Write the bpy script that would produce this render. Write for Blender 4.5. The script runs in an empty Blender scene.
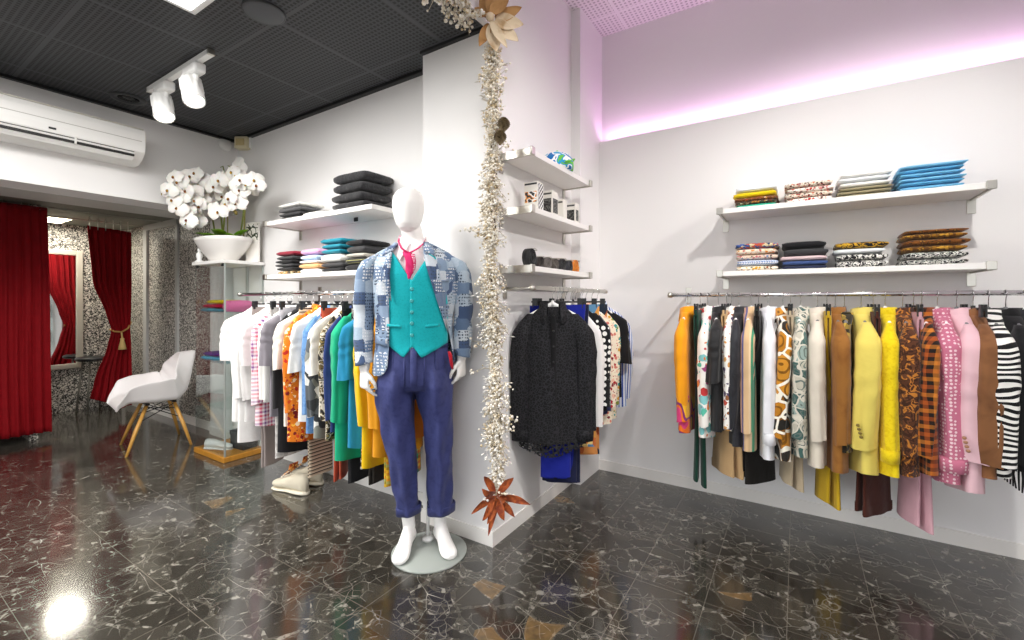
import bpy, bmesh, math, random, re
from mathutils import Vector, Matrix
PI = math.pi
sc = bpy.context.scene
COL = sc.collection

# ---------------------------------------------------------------- camera, world, light, exposure
F_PX, EYE, HZ = 447.0, 1.30, 301.0            # focal length (px of 1024), eye height, horizon row
YAW = math.atan(285.0 / 447.0)
SY, CY = math.sin(YAW), math.cos(YAW)
cam_d = bpy.data.cameras.new('camera'); cam = bpy.data.objects.new('camera', cam_d); COL.objects.link(cam)
cam.location = (0, 0, EYE); cam.rotation_euler = (PI/2, 0, YAW)
cam_d.sensor_width = 36; cam_d.lens = 36*F_PX/1024; cam_d.shift_y = (HZ-320)/1024; cam_d.clip_start = .02
sc.camera = cam
w = bpy.data.worlds.new('daylight'); sc.world = w; w.use_nodes = True
_n = w.node_tree.nodes; _l = w.node_tree.links          # overcast sky above the horizon, grey street below it
_tc = _n.new('ShaderNodeTexCoord'); _sx = _n.new('ShaderNodeSeparateXYZ'); _rp = _n.new('ShaderNodeValToRGB')
_l.new(_tc.outputs['Generated'], _sx.inputs[0]); _mr = _n.new('ShaderNodeMapRange'); _mr.inputs[1].default_value = -1; _mr.inputs[2].default_value = 1
_l.new(_sx.outputs[2], _mr.inputs[0]); _l.new(_mr.outputs[0], _rp.inputs[0])
_rp.color_ramp.elements[0].position = .47; _rp.color_ramp.elements[0].color = (.26, .25, .24, 1)
_rp.color_ramp.elements[1].position = .53; _rp.color_ramp.elements[1].color = (.96, .98, 1, 1)
_l.new(_rp.outputs[0], _n['Background'].inputs[0]); _n['Background'].inputs[1].default_value = 2.1
vs = sc.view_settings
vs.view_transform = 'Standard'; vs.look = 'None'; vs.exposure = 0.21; vs.gamma = 1; vs.use_curve_mapping = False
sc.cycles.max_bounces = 10; sc.cycles.diffuse_bounces = 6; sc.cycles.glossy_bounces = 6
sc.cycles.transparent_max_bounces = 12

def area_light(name, loc, size, watts, col=(1, 1, 1), rot=(0, 0, 0), sizey=None):
    d = bpy.data.lights.new(name, 'AREA'); d.size = size; d.energy = watts; d.color = col
    if sizey: d.shape = 'RECTANGLE'; d.size_y = sizey
    o = bpy.data.objects.new(name, d); COL.objects.link(o); o.location = loc; o.rotation_euler = rot
    return o
def spot_light(name, loc, target, watts, angle, col=(1, 1, 1), radius=.04, blend=.6):
    d = bpy.data.lights.new(name, 'SPOT'); d.energy = watts; d.color = col; d.spot_size = angle; d.spot_blend = blend
    d.shadow_soft_size = radius
    o = bpy.data.objects.new(name, d); COL.objects.link(o); o.location = loc
    o.rotation_euler = (Vector(target)-Vector(loc)).to_track_quat('-Z', 'Y').to_euler()
    return o
area_light('light_left_ceiling', (-2.6, .3, 2.72), 1.2, 70, (1, .98, .95))
area_light('light_left_ceiling_b', (-3.2, -1.2, 2.72), 1.2, 60, (1, .98, .95))
area_light('light_right_ceiling', (.6, -.6, 3.3), 1.2, 14, (1, .985, .97))
spot_light('light_right_spot', (.80, 1.35, 3.2), (.25, 3.1, .95), 120, 1.55, (1, .97, .93), .05, .7)
spot_light('light_right_spot_b', (.55, .9, 3.2), (-1.45, 2.0, 1.0), 42, 1.25, (1, .97, .93), .05, .7)
spot_light('fill_spot_pillar_side', (2.1, 2.1, 3.2), (-1.36, 2.35, 1.35), 150, .95, (1, .97, .93), .06, .8)  # added fill, no fixture: brightens the pillar's side face
spot_light('fill_spot_right_wall', (-.5, 1.0, 3.2), (-.75, 3.1, 1.1), 35, 1.5, (1, .97, .93), .10, .9)  # added fill, no fixture: evens out light along the right wall
d_ = area_light('light_ledge_strip', (.85, 3.292, 2.545), 4.2, 6.0, (1, .50, .97), (PI-.12, 0, 0), .02)
area_light('light_fitting_room', (-6.8, 1.5, 2.17), .3, 13, (1, .95, .82))

def ray(u, v):
    a = (u-512)/F_PX
    return a*CY-SY, a*SY+CY, (HZ-v)/F_PX
def atY(u, v, Y):                               # the point seen at (u, v) on the plane y = Y
    d = ray(u, v); t = Y/d[1]; return Vector((d[0]*t, Y, EYE+d[2]*t))
def atX(u, v, X):
    d = ray(u, v); t = X/d[0]; return Vector((X, d[1]*t, EYE+d[2]*t))

# ---------------------------------------------------------------- node materials
class NT:
    def __init__(s, name):
        s.mat = bpy.data.materials.new(name); s.mat.use_nodes = True
        s.t = s.mat.node_tree; s.b = s.t.nodes['Principled BSDF']
    def n(s, typ, ins=None, **at):
        nd = s.t.nodes.new('ShaderNode'+typ)
        for k, v in at.items(): setattr(nd, k, v)
        for k, v in (ins or {}).items(): s.set(nd.inputs[k], v)
        return nd
    def set(s, sock, v):
        if isinstance(v, bpy.types.NodeSocket): s.t.links.new(v, sock)
        elif isinstance(v, (tuple, list)) and sock.type == 'RGBA': sock.default_value = (*v[:3], 1)
        else: sock.default_value = v
    def p(s, **k):
        for a, v in k.items(): s.set(s.b.inputs[a.replace('_', ' ')], v)
    def obj(s): return s.n('TexCoord').outputs['Object']
    def math(s, op, a, b=0.0):
        return s.n('Math', {0: a, 1: b}, operation=op).outputs[0]
    def mix(s, f, a, b):
        m = s.n('Mix', None, data_type='RGBA'); s.set(m.inputs[0], f); s.set(m.inputs[6], a); s.set(m.inputs[7], b)
        return m.outputs[2]
    def noise(s, vec, scale, detail=2.0, dist=0.0, out='Fac'):
        return s.n('TexNoise', {'Vector': vec, 'Scale': scale, 'Detail': detail, 'Distortion': dist}).outputs[out]
    def vor(s, vec, scale, out='Distance', feature='F1', rnd=1.0, metric='EUCLIDEAN'):
        return s.n('TexVoronoi', {'Vector': vec, 'Scale': scale, 'Randomness': rnd}, feature=feature, distance=metric).outputs[out]
    def ramp(s, fac, stops, const=False):
        r = s.n('ValToRGB', {0: fac}); cr = r.color_ramp
        cr.interpolation = 'CONSTANT' if const else 'LINEAR'
        while len(cr.elements) < len(stops): cr.elements.new(.5)
        for e, (p_, c) in zip(cr.elements, stops): e.position = p_; e.color = (*c, 1)
        return r.outputs[0]
    def even(s, fac, cols, lo=0.0, hi=1.0, const=True):
        k = len(cols)
        return s.ramp(fac, [(lo+(hi-lo)*i/k, c) for i, c in enumerate(cols)], const)
    def bump(s, h, strength=.3, dist=.01):
        s.p(Normal=s.n('Bump', {'Strength': strength, 'Distance': dist, 'Height': h}).outputs[0])
    def xyz(s, vec): return s.n('SeparateXYZ', {0: vec}).outputs
    def warp(s, vec, scale, amt):
        nz = s.noise(vec, scale, 1, 0, 'Color')
        sub = s.n('VectorMath', {0: nz, 1: (.5, .5, .5)}, operation='SUBTRACT').outputs[0]
        scl = s.n('VectorMath', {0: sub, 'Scale': amt}, operation='SCALE').outputs[0]
        return s.n('VectorMath', {0: vec, 1: scl}, operation='ADD').outputs[0]

def srgb(h):
    h = h.lstrip('#'); r = [int(h[i:i+2], 16)/255 for i in (0, 2, 4)]
    return tuple(c/12.92 if c <= .04045 else ((c+.055)/1.055)**2.4 for c in r)
_mc = {}
def plain(name, hexc, rough=.5, metal=0.0, **k):
    if name in _mc: return _mc[name]
    t = NT(name); t.p(Base_Color=srgb(hexc), Roughness=rough, Metallic=metal, **k); _mc[name] = t.mat
    return t.mat

def fabric(name, kind, cols, sc_=20.0, rough=.88, bump=.12, sheen=.15):
    if name in _mc: return _mc[name]
    t = NT(name); o = t.obj(); c = [srgb(x) for x in cols]
    if kind == 'plain':
        nz = t.noise(o, 9, 3)
        dark = tuple(x*.86 for x in c[0]); col = t.mix(nz, dark, tuple(min(1, x*1.1) for x in c[0]))
    elif kind == 'mottle': col = t.even(t.noise(o, sc_, 4, .6), c, .3, .75, False)
    elif kind == 'camo': col = t.even(t.noise(o, sc_, 1.2, .8), c, .32, .72)
    elif kind == 'cells': col = t.even(t.xyz(t.vor(t.warp(o, sc_*.8, .03), sc_, 'Color'))[0], c)
    elif kind == 'flor':
        v = t.warp(o, sc_*1.5, .6/sc_)
        pick = t.xyz(t.vor(v, sc_, 'Color'))
        d = t.vor(v, sc_)
        mask = t.math('MULTIPLY', t.math('LESS_THAN', d, .43), t.math('LESS_THAN', pick[1], .85))
        col = t.mix(mask, c[0], t.even(pick[0], c[1:]))
        d2 = t.vor(v, sc_*2.3); pk2 = t.xyz(t.vor(v, sc_*2.3, 'Color'))
        m2 = t.math('MULTIPLY', t.math('LESS_THAN', d2, .3), t.math('LESS_THAN', pk2[1], .5))
        col = t.mix(m2, col, t.even(pk2[0], c[:0:-1]))
    elif kind == 'dots':
        col = t.mix(t.math('LESS_THAN', t.vor(o, sc_, rnd=.25), .36), c[0], c[1])
    elif kind == 'stripes':
        x, y, z = t.xyz(o); col = t.even(t.math('FRACT', t.math('MULTIPLY', t.math('ADD', x, t.math('MULTIPLY', y, .8)), sc_)), c)
    elif kind == 'ystripes':
        col = t.even(t.math('FRACT', t.math('MULTIPLY', t.math('ADD', t.xyz(o)[1], .5), sc_)), c)
    elif kind == 'hstripes':
        col = t.even(t.math('FRACT', t.math('MULTIPLY', t.xyz(o)[2], sc_)), c)
    elif kind == 'plaid':
        x, y, z = t.xyz(o)
        a = t.even(t.math('FRACT', t.math('MULTIPLY', t.math('ADD', x, y), sc_)), c)
        b = t.even(t.math('FRACT', t.math('MULTIPLY', z, sc_)), c)
        col = t.mix(.5, a, b)
    elif kind == 'zebra':
        wv = t.n('TexWave', {'Vector': o, 'Scale': sc_, 'Distortion': 9.0, 'Detail': 1.0, 'Detail Scale': .6}, bands_direction='Z').outputs['Fac']
        col = t.even(wv, c)
    elif kind == 'swirl':
        v = t.warp(o, sc_*.5, .1)
        e = t.vor(v, sc_, feature='DISTANCE_TO_EDGE'); pk = t.xyz(t.vor(v, sc_, 'Color'))
        fill = t.even(pk[0], c[1:])
        fill = t.mix(t.math('LESS_THAN', t.math('FRACT', t.math('MULTIPLY', t.vor(v, sc_), 3.2)), .3), fill, tuple(x*.45 for x in c[1]))
        col = t.mix(t.math('LESS_THAN', e, .07), fill, c[0])
    elif kind == 'hemprint':
        z = t.xyz(o)[2]; mk = t.math('LESS_THAN', t.math('ADD', z, t.math('MULTIPLY', t.noise(o, 7, 1), .5)), -.36)
        col = t.mix(mk, c[0], t.even(t.noise(o, sc_, .6), c[1:], .35, .65))
    elif kind == 'patch':
        v = t.vor(o, sc_, 'Color', rnd=.55, metric='CHEBYCHEV'); pk = t.xyz(v)
        base = t.even(pk[0], c)
        x, y, z = t.xyz(o)
        xx = t.math('ADD', x, t.math('MULTIPLY', y, .6))
        gx = t.math('FRACT', t.math('MULTIPLY', xx, 75)); gz = t.math('FRACT', t.math('MULTIPLY', z, 62))
        dot = t.math('MULTIPLY', t.math('GREATER_THAN', gx, .35), t.math('GREATER_THAN', gz, .45))
        dot = t.math('MULTIPLY', dot, t.math('GREATER_THAN', t.noise(o, 90, 0), .43))
        dot = t.math('MULTIPLY', dot, t.math('GREATER_THAN', pk[1], .5))
        col = t.mix(dot, base, t.mix(t.math('GREATER_THAN', pk[0], .5), srgb('#e8eaec'), srgb('#3b4657')))
        col = t.mix(t.math('MULTIPLY', t.noise(o, 130, 2), .35), col, srgb('#56647a'))
    elif kind == 'leopard':
        v = t.warp(o, sc_, .3/sc_); d = t.vor(v, sc_)
        ring = t.math('MULTIPLY', t.math('GREATER_THAN', d, .22), t.math('LESS_THAN', d, .42))
        ring = t.math('MULTIPLY', ring, t.math('GREATER_THAN', t.noise(o, sc_*1.6, 1), .42))
        col = t.mix(ring, t.mix(t.math('LESS_THAN', d, .22), c[0], c[2]), c[1])
    elif kind == 'weave':
        col = t.mix(t.math('LESS_THAN', t.vor(o, sc_, rnd=.3), .34), c[0], c[1])
    elif kind == 'lace':
        e = t.vor(t.warp(o, 30, .02), sc_, feature='DISTANCE_TO_EDGE')
        col = t.mix(t.math('LESS_THAN', e, .09), c[0], c[1])
    t.p(Base_Color=col, Roughness=rough, Specular_IOR_Level=.25)
    if sheen and kind != 'lace': t.p(Sheen_Weight=sheen, Sheen_Roughness=.5)
    if kind == 'lace':
        hemz = t.math('LESS_THAN', t.xyz(o)[2], -.862); hole = t.math('GREATER_THAN', t.vor(t.warp(o, 30, .02), 38, feature='DISTANCE_TO_EDGE'), .16)
        t.p(Alpha=t.math('SUBTRACT', 1.0, t.math('MULTIPLY', hemz, hole)))
    if kind == 'lace': t.bump(t.vor(o, sc_, feature='DISTANCE_TO_EDGE'), .5, .004)
    else: t.bump(t.noise(o, 28, 3), bump, .02)
    _mc[name] = t.mat
    return t.mat

# setting materials
def wall_mat():
    t = NT('white_wall_paint'); o = t.obj()
    t.p(Base_Color=t.mix(t.noise(o, 1.3, 2), srgb('#e9e7e6'), srgb('#f0efee')), Roughness=.55, Specular_IOR_Level=.25)
    t.bump(t.noise(o, 90, 2), .04, .003); return t.mat
WALL = wall_mat()
TRIM = plain('white_trim', '#eeebe6', .4)
GREYTRIM = plain('grey_trim', '#b9b9b7', .5)
STEEL = plain('brushed_steel', '#c9c6be', .28, 1.0)
CHROME = plain('chrome', '#dcdcdc', .12, 1.0)
SHELF = plain('white_laminate', '#f1efec', .35)
BLACKP = plain('black_plastic', '#1b1c1e', .4)
WHITEP = plain('white_plastic', '#eeeeec', .35)
DARKM = plain('dark_metal', '#2a2a2c', .4, .6)
def floor_mat():
    t = NT('dark_breccia_marble'); o = t.obj(); x, y, z = t.xyz(o)
    v = t.warp(o, 3.0, .16)
    st = t.n('Mapping', {'Vector': v, 'Scale': (1.0, 1.35, 1.0), 'Rotation': (0, 0, .5)}).outputs[0]
    pk = t.xyz(t.vor(st, 7.5, 'Color'))
    base = t.even(pk[0], [srgb(h) for h in ('#22201c', '#2c2a25', '#37342e', '#272520', '#3d3a33', '#1e1c19')])
    base = t.mix(t.math('MULTIPLY', t.noise(o, 14, 5, .8), .6), base, srgb('#4b4740'))
    big = t.noise(o, 1.8, 4, .5)
    e1 = t.vor(st, 7.5, feature='DISTANCE_TO_EDGE')
    gap = t.math('MULTIPLY', t.math('SUBTRACT', t.noise(v, 4, 3), .37), .40)
    rock = t.even(t.noise(t.warp(o, 9, .08), 30, 5, .6), [srgb(h) for h in ('#27251f', '#3f3c36', '#5c5850', '#35332d', '#98948a')], .3, .72, False)
    col = t.mix(t.math('MULTIPLY', t.math('LESS_THAN', e1, gap), .9), base, rock)
    e2 = t.vor(t.warp(o, 7, .12), 15, feature='DISTANCE_TO_EDGE')
    fine = t.math('MULTIPLY', t.math('LESS_THAN', e2, .016), t.math('GREATER_THAN', t.noise(o, 3.5, 3), .5))
    col = t.mix(t.math('MULTIPLY', fine, .36), col, srgb('#aaa69c'))
    e3 = t.vor(t.warp(t.n('Mapping', {'Vector': o, 'Scale': (1.0, 2.2, 1.0), 'Rotation': (0, 0, .9)}).outputs[0], 3, .25), 2.2, feature='DISTANCE_TO_EDGE')
    bold = t.math('MULTIPLY', t.math('LESS_THAN', e3, t.math('MULTIPLY', t.math('SUBTRACT', t.noise(o, 4, 2), .5), .022)), t.math('GREATER_THAN', t.noise(o, 5, 2), .45))
    col = t.mix(t.math('MULTIPLY', bold, .7), col, srgb('#d2cec4'))
    gold = t.math('MULTIPLY', t.math('MULTIPLY', t.math('GREATER_THAN', pk[1], .988), t.noise(o, 30, 3)), .8)
    col = t.mix(gold, col, srgb('#9c7a49'))
    fx = t.math('FRACT', t.math('DIVIDE', t.math('ADD', x, 10*.302+.035), .302))
    fy = t.math('FRACT', t.math('DIVIDE', t.math('ADD', y, 20*.405-.045), .405))
    jx = t.math('LESS_THAN', fx, .009); jy = t.math('LESS_THAN', fy, .0067)
    col = t.mix(t.math('MULTIPLY', t.math('MAXIMUM', jx, jy), .4), col, srgb('#a39c90'))
    col = t.mix(t.math('MULTIPLY', big, .3), col, srgb('#37322c'))
    t.p(Base_Color=col, Roughness=t.math('ADD', .07, t.math('MULTIPLY', t.noise(o, 2.5, 3), .14)), Specular_IOR_Level=.8, Coat_Weight=.4, Coat_Roughness=.09)
    t.bump(t.noise(o, 5, 2), .02, .01); return t.mat
def mesh_ceiling(name, a, b, pitch, line, tile, tilecol, rough=.6):
    t = NT(name); o = t.obj(); x, y, z = t.xyz(o)
    gx = t.math('FRACT', t.math('DIVIDE', t.math('ADD', x, 10), pitch)); gy = t.math('FRACT', t.math('DIVIDE', t.math('ADD', y, 10), pitch))
    bar = t.math('MAXIMUM', t.math('LESS_THAN', gx, line), t.math('LESS_THAN', gy, line))
    tx = t.math('FRACT', t.math('DIVIDE', t.math('ADD', x, 10+tile[2]), tile[0])); ty = t.math('FRACT', t.math('DIVIDE', t.math('ADD', y, 10+tile[3]), tile[1]))
    j = t.math('MAXIMUM', t.math('LESS_THAN', tx, .035), t.math('LESS_THAN', ty, .035))
    col = t.mix(bar, srgb(a), srgb(b)); col = t.mix(j, col, srgb(tilecol))
    t.p(Base_Color=col, Roughness=rough); t.bump(t.math('MAXIMUM', bar, j), .5, .01); return t.mat
def damask_mat():
    t = NT('damask_wallpaper'); o = t.obj()
    v = t.warp(o, 34, .035)
    e = t.vor(v, 38, feature='DISTANCE_TO_EDGE'); nz = t.noise(v, 70, 2, 1.5)
    m = t.math('GREATER_THAN', t.math('ADD', nz, t.math('MULTIPLY', e, .9)), .62)
    light = t.mix(t.noise(o, 60, 1), srgb('#bdb8ae'), srgb('#f2eee6'))
    t.p(Base_Color=t.mix(m, srgb('#2b2725'), light), Roughness=.5); t.bump(m, .15, .003); return t.mat
def curtain_mat():
    t = NT('red_velvet'); o = t.obj()
    t.p(Base_Color=t.mix(t.noise(o, 14, 3), srgb('#7e0811'), srgb('#930d18')), Roughness=.8, Sheen_Weight=.5, Sheen_Tint=srgb('#c02030'), Specular_IOR_Level=.2)
    t.bump(t.noise(o, 120, 2), .1, .002); return t.mat
def wood_mat(name, a, b):
    t = NT(name); o = t.obj()
    wv = t.n('TexNoise', {'Vector': t.n('Mapping', {'Vector': o, 'Scale': (30, 30, 3)}).outputs[0], 'Scale': 1.5, 'Detail': 4.0}).outputs['Fac']
    t.p(Base_Color=t.mix(wv, srgb(a), srgb(b)), Roughness=.4); return t.mat
def glass_mat(name, tint='#eef6f2', alpha=.16, rough=.02):
    t = NT(name)
    lp = t.n('BsdfTransparent', {0: srgb(tint)}); gl = t.n('BsdfGlossy', {'Color': (1, 1, 1), 'Roughness': rough})
    fr = t.n('LayerWeight', {0: .35}).outputs['Fresnel']
    mx = t.n('MixShader', {0: t.math('ADD', t.math('MULTIPLY', fr, .35), alpha*.25), 1: lp.outputs[0], 2: gl.outputs[0]})
    t.t.links.new(mx.outputs[0], t.t.nodes['Material Output'].inputs[0]); return t.mat
def emit_mat(name, hexc, s):
    t = NT(name); t.p(Base_Color=srgb(hexc), Emission_Color=srgb(hexc), Emission_Strength=s); return t.mat
FLOOR, DAMASK, VELVET = floor_mat(), damask_mat(), curtain_mat()
CEIL_BLACK = mesh_ceiling('black_mesh_ceiling', '#0d0e0f', '#404246', .026, .40, (.6, .6, .1, .1), '#4a4c50')
CEIL_WHITE = mesh_ceiling('white_mesh_ceiling', '#bdb6bb', '#efeaec', .03, .5, (.6, .6, .1, .1), '#f2eef0')
CEIL_GREY = plain('grey_ceiling_tile', '#6d6c62', .6)
WOOD = wood_mat('golden_beech', '#b9812f', '#d8a656')
WOODP = wood_mat('oak_plinth', '#a06a1c', '#c98c34')
GLASS = glass_mat('clear_glass', '#f8fbfa', .06)
GLASSB = plain('frosted_base_glass', '#d3dbd4', .12, 0, Alpha=.5)
MIRROR = plain('mirror_silver', '#e8e8e8', .02, 1.0)

# ---------------------------------------------------------------- mesh helpers
def tag(o, label=None, cat=None, group=None, kind=None):
    if label: o['label'] = label
    if cat: o['category'] = cat
    if group: o['group'] = group
    if kind: o['kind'] = kind
    return o
def empty(name, loc=(0, 0, 0), rz=0.0, label=None, cat=None, group=None):
    o = bpy.data.objects.new(name, None); o.empty_display_size = .05; COL.objects.link(o)
    o.location = loc; o.rotation_euler = (0, 0, rz)
    return tag(o, label, cat, group)
class MB:
    def __init__(s): s.v, s.f = [], []
    def add(s, vs_, fs):
        k = len(s.v); s.v += [tuple(p) for p in vs_]; s.f += [tuple(i+k for i in f) for f in fs]; return s
    def box(s, x0, x1, y0, y1, z0, z1):
        return s.add([(x, y, z) for z in (z0, z1) for y in (y0, y1) for x in (x0, x1)],
                     [(0, 2, 3, 1), (4, 5, 7, 6), (0, 1, 5, 4), (2, 6, 7, 3), (0, 4, 6, 2), (1, 3, 7, 5)])
    def loft(s, rings, cap0=False, cap1=False, closed=True):
        n = len(rings[0]); vs_ = [p for r in rings for p in r]; fs = []
        for i in range(len(rings)-1):
            for j in range(n if closed else n-1):
                k = (j+1) % n; fs.append((i*n+j, i*n+k, (i+1)*n+k, (i+1)*n+j))
        if cap0: fs.append(tuple(range(n-1, -1, -1)))
        if cap1: fs.append(tuple((len(rings)-1)*n+j for j in range(n)))
        return s.add(vs_, fs)
    def tube(s, pts, rad, n=8, flat=1.0):
        pts = [Vector(p) for p in pts]; rs = rad if isinstance(rad, (list, tuple)) else [rad]*len(pts)
        up = None; rings = []
        for i, p in enumerate(pts):
            d = (pts[min(i+1, len(pts)-1)]-pts[max(i-1, 0)]).normalized()
            if up is None:
                up = Vector((0, 0, 1)) if abs(d.z) < .9 else Vector((0, 1, 0))
            a = d.cross(up)
            if a.length < 1e-5: a = d.cross(Vector((1, .2, 0)))
            a.normalize(); b = a.cross(d).normalized(); up = b
            rings.append([p+a*(rs[i]*math.cos(2*PI*j/n))+b*(rs[i]*flat*math.sin(2*PI*j/n)) for j in range(n)])
        return s.loft(rings, True, True)
    def lathe(s, prof, c=(0, 0, 0), n=32, sx=1.0, sy=1.0):
        rings = [[(c[0]+r*sx*math.cos(2*PI*j/n), c[1]+r*sy*math.sin(2*PI*j/n), c[2]+z) for j in range(n)] for r, z in prof]
        return s.loft(rings, prof[0][0] > 1e-5, prof[-1][0] > 1e-5)
    def ball(s, c, r, n=8, m=5, sz=1.0):
        return s.lathe([(max(1e-6, r*math.sin(PI*i/m)), -r*sz*math.cos(PI*i/m)) for i in range(m+1)], c, n)
    def poly(s, pts, off):
        """flat outline pts given a thickness vector off"""
        n = len(pts); a = [Vector(p) for p in pts]; b = [p+Vector(off) for p in a]
        return s.add(a+b, [tuple(range(n-1, -1, -1)), tuple(range(n, 2*n))]+[(i, (i+1) % n, n+(i+1) % n, n+i) for i in range(n)])
    def build(s, name, mat, parent=None, smooth=True, bevel=0.0, sub=0, solid=0.0, seg=2, loc=None):
        me = bpy.data.meshes.new(name); me.from_pydata(s.v, [], s.f); me.update()
        bm = bmesh.new(); bm.from_mesh(me); bmesh.ops.recalc_face_normals(bm, faces=bm.faces); bm.to_mesh(me); bm.free()
        o = bpy.data.objects.new(name, me); COL.objects.link(o); me.materials.append(mat)
        if smooth:
            for p in me.polygons: p.use_smooth = True
        if solid: m = o.modifiers.new('thick', 'SOLIDIFY'); m.thickness = solid; m.offset = 0
        if bevel: m = o.modifiers.new('edge', 'BEVEL'); m.width = bevel; m.segments = seg; m.limit_method = 'ANGLE'; m.angle_limit = .7
        if sub: m = o.modifiers.new('smooth', 'SUBSURF'); m.levels = sub; m.render_levels = sub
        if parent: o.parent = parent
        if loc: o.location = loc
        return o
def B(name, mat, parent, x0, x1, y0, y1, z0, z1, bevel=.003, smooth=False):
    return MB().box(x0, x1, y0, y1, z0, z1).build(name, mat, parent, smooth, bevel)
def S(name, mat, *b):
    return tag(B(name, mat, None, *b, bevel=0), kind='structure')
def lerp(a, b, t): return a+(b-a)*t
def interp(tab, z):
    """tab: rows (z, v1, v2..) sorted by z"""
    if z <= tab[0][0]: return tab[0][1:]
    for a, b in zip(tab, tab[1:]):
        if z <= b[0]:
            t = (z-a[0])/(b[0]-a[0]); t = t*t*(3-2*t)*.5+t*.5
            return [lerp(p, q, t) for p, q in zip(a[1:], b[1:])]
    return tab[-1][1:]
def spow(x, p): return math.copysign(abs(x)**p, x)
def copy_tree(o, parent=None):
    c = o.copy(); COL.objects.link(c)
    if parent: c.parent = parent
    for ch in list(o.children): copy_tree(ch, c)
    return c

# ---------------------------------------------------------------- the room
S('floor', FLOOR, -7.4, 3.1, -2.6, 3.5, -.1, 0)
S('wall_right_back', WALL, -1.29, 3.1, 3.28, 3.34, 0, 2.528)
S('wall_right_back_upper', WALL, -1.29, 3.1, 3.34, 3.5, 0, 3.42)
S('wall_pillar', WALL, -1.86, -1.36, 1.94, 2.92, 0, 3.42)
S('wall_pillar_return', WALL, -1.86, -1.29, 2.92, 3.5, 0, 3.42)
S('wall_left_back', WALL, -4.84, -1.86, 2.10, 2.3, 0, 2.82)
S('wall_fitting_side', DAMASK, -7.4, -4.84, 2.16, 2.3, 0, 2.3)
S('wall_fitting_back', DAMASK, -7.4, -7.26, -.4, 2.16, 0, 2.3)
S('wall_fitting_partition', DAMASK, -7.26, -6.02, 1.09, 1.15, 0, 2.2)
S('wall_left', WALL, -4.62, -4.33, -.4, 2.10, 2.087, 2.82)
S('wall_left_front', WALL, -7.4, -4.33, -2.6, -.4, 0, 2.82)
S('trim_header', plain('pale_grey_paint', '#c4c4c0', .5), -5.0, -4.62, -.4, 2.16, 2.085, 2.3)
S('ceiling_fitting', CEIL_GREY, -7.4, -5.0, -.4, 2.16, 2.2, 2.3)
for i, x in enumerate((-5.45, -6.05, -6.65)):
    S('trim_fitting_ceiling_%d' % (i+1), plain('ceiling_rail_paint', '#9b9a90', .5), x-.012, x+.012, -.4, 2.16, 2.192, 2.2)
S('ceiling_left', CEIL_BLACK, -4.33, -1.40, -2.6, 2.10, 2.76, 2.82)
BLK = plain('black_trim', '#131415', .45)
S('trim_1', BLK, -4.33, -1.86, 2.065, 2.10, 2.742, 2.76)
S('trim_2', BLK, -4.33, -4.295, -.4, 2.065, 2.742, 2.76)
S('trim_3', BLK, -1.86, -1.40, 1.915, 1.94, 2.745, 2.76)
S('wall_bulkhead', WALL, -1.40, -1.36, -2.6, 1.94, 2.755, 3.42)
S('ceiling_right', CEIL_WHITE, -1.36, 3.1, -2.6, 3.34, 3.37, 3.45)
S('wall_right', WALL, 3.0, 3.1, -2.6, 3.28, 0, 3.37)
S('light_block_front', WALL, -4.33, 3.1, -2.6, -2.5, 2.45, 3.42)  # unseen lintel, added to keep daylight off the upper walls
S('baseboard_right', TRIM, -1.29, 3.0, 3.272, 3.28, 0, .078)
S('baseboard_pillar_front', TRIM, -1.87, -1.352, 1.932, 1.94, 0, .078)
S('baseboard_pillar_side', TRIM, -1.36, -1.352, 1.94, 2.92, 0, .078)
S('baseboard_left', TRIM, -4.84, -1.868, 2.092, 2.10, 0, .078)
S('baseboard_fitting', TRIM, -7.26, -4.84, 2.148, 2.16, 0, .085)
# moulding frame on the damask wall
S('trim_4', GREYTRIM, -6.60, -5.70, 2.135, 2.16, 2.135, 2.205)
S('trim_5', GREYTRIM, -6.60, -6.50, 2.135, 2.16, .085, 2.135)
S('trim_6', GREYTRIM, -5.74, -5.68, 2.14, 2.16, .085, 2.135)
S('trim_7', TRIM, -7.26, -7.23, 2.13, 2.16, 0, 2.2)
# pink light strip lying on the ledge of the right wall
tag(B('light_strip', emit_mat('pink_led', '#ff9df2', 1.0), None, -1.2, 2.9, 3.300, 3.312, 2.529, 2.537, bevel=.002),
    'pink glowing strip light lying along the ledge above the right rail', 'strip light')

# ---------------------------------------------------------------- ceiling fixtures
t = empty('ceiling_panel_light', (-2.245, .73, 2.76), 0, 'bright square white ceiling panel light in the black mesh ceiling', 'ceiling light')
B('frame', WHITEP, t, -.31, .31, -.31, .31, -.022, -.001)
B('diffuser', emit_mat('panel_glow', '#ffffff', 4), t, -.28, .28, -.28, .28, -.027, -.02)
t = empty('ceiling_speaker', (-2.27, 1.231, 2.76), 0, 'flat grey round speaker grille in the black mesh ceiling', 'speaker')
MB().lathe([(0, -.012), (.085, -.012), (.092, -.008), (.092, 0)]).build('grille', plain('speaker_grey', '#55575b', .6), t)
MB().lathe([(.092, -.009), (.098, -.009), (.1, -.001), (.092, 0)]).build('rim', plain('speaker_rim', '#3e4043', .5), t)
t = empty('ceiling_downlight', (-4.06, 1.23, 2.76), 0, 'unlit dark round downlight in the ceiling near the track spotlights', 'downlight')
MB().lathe([(.06, -.002), (.075, -.01), (.1, -.01), (.105, -.001)]).build('rim', plain('downlight_rim', '#3a3b3d', .5), t)
MB().lathe([(0, -.004), (.062, -.003)]).build('lens', plain('downlight_lens', '#202122', .2), t)
tr = empty('light_track', (-3.30, 1.247, 2.76), 0, 'slim white ceiling track carrying two spotlights', 'light track')
B('rail', WHITEP, tr, -.43, .43, -.018, .018, -.034, -.002)
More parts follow.
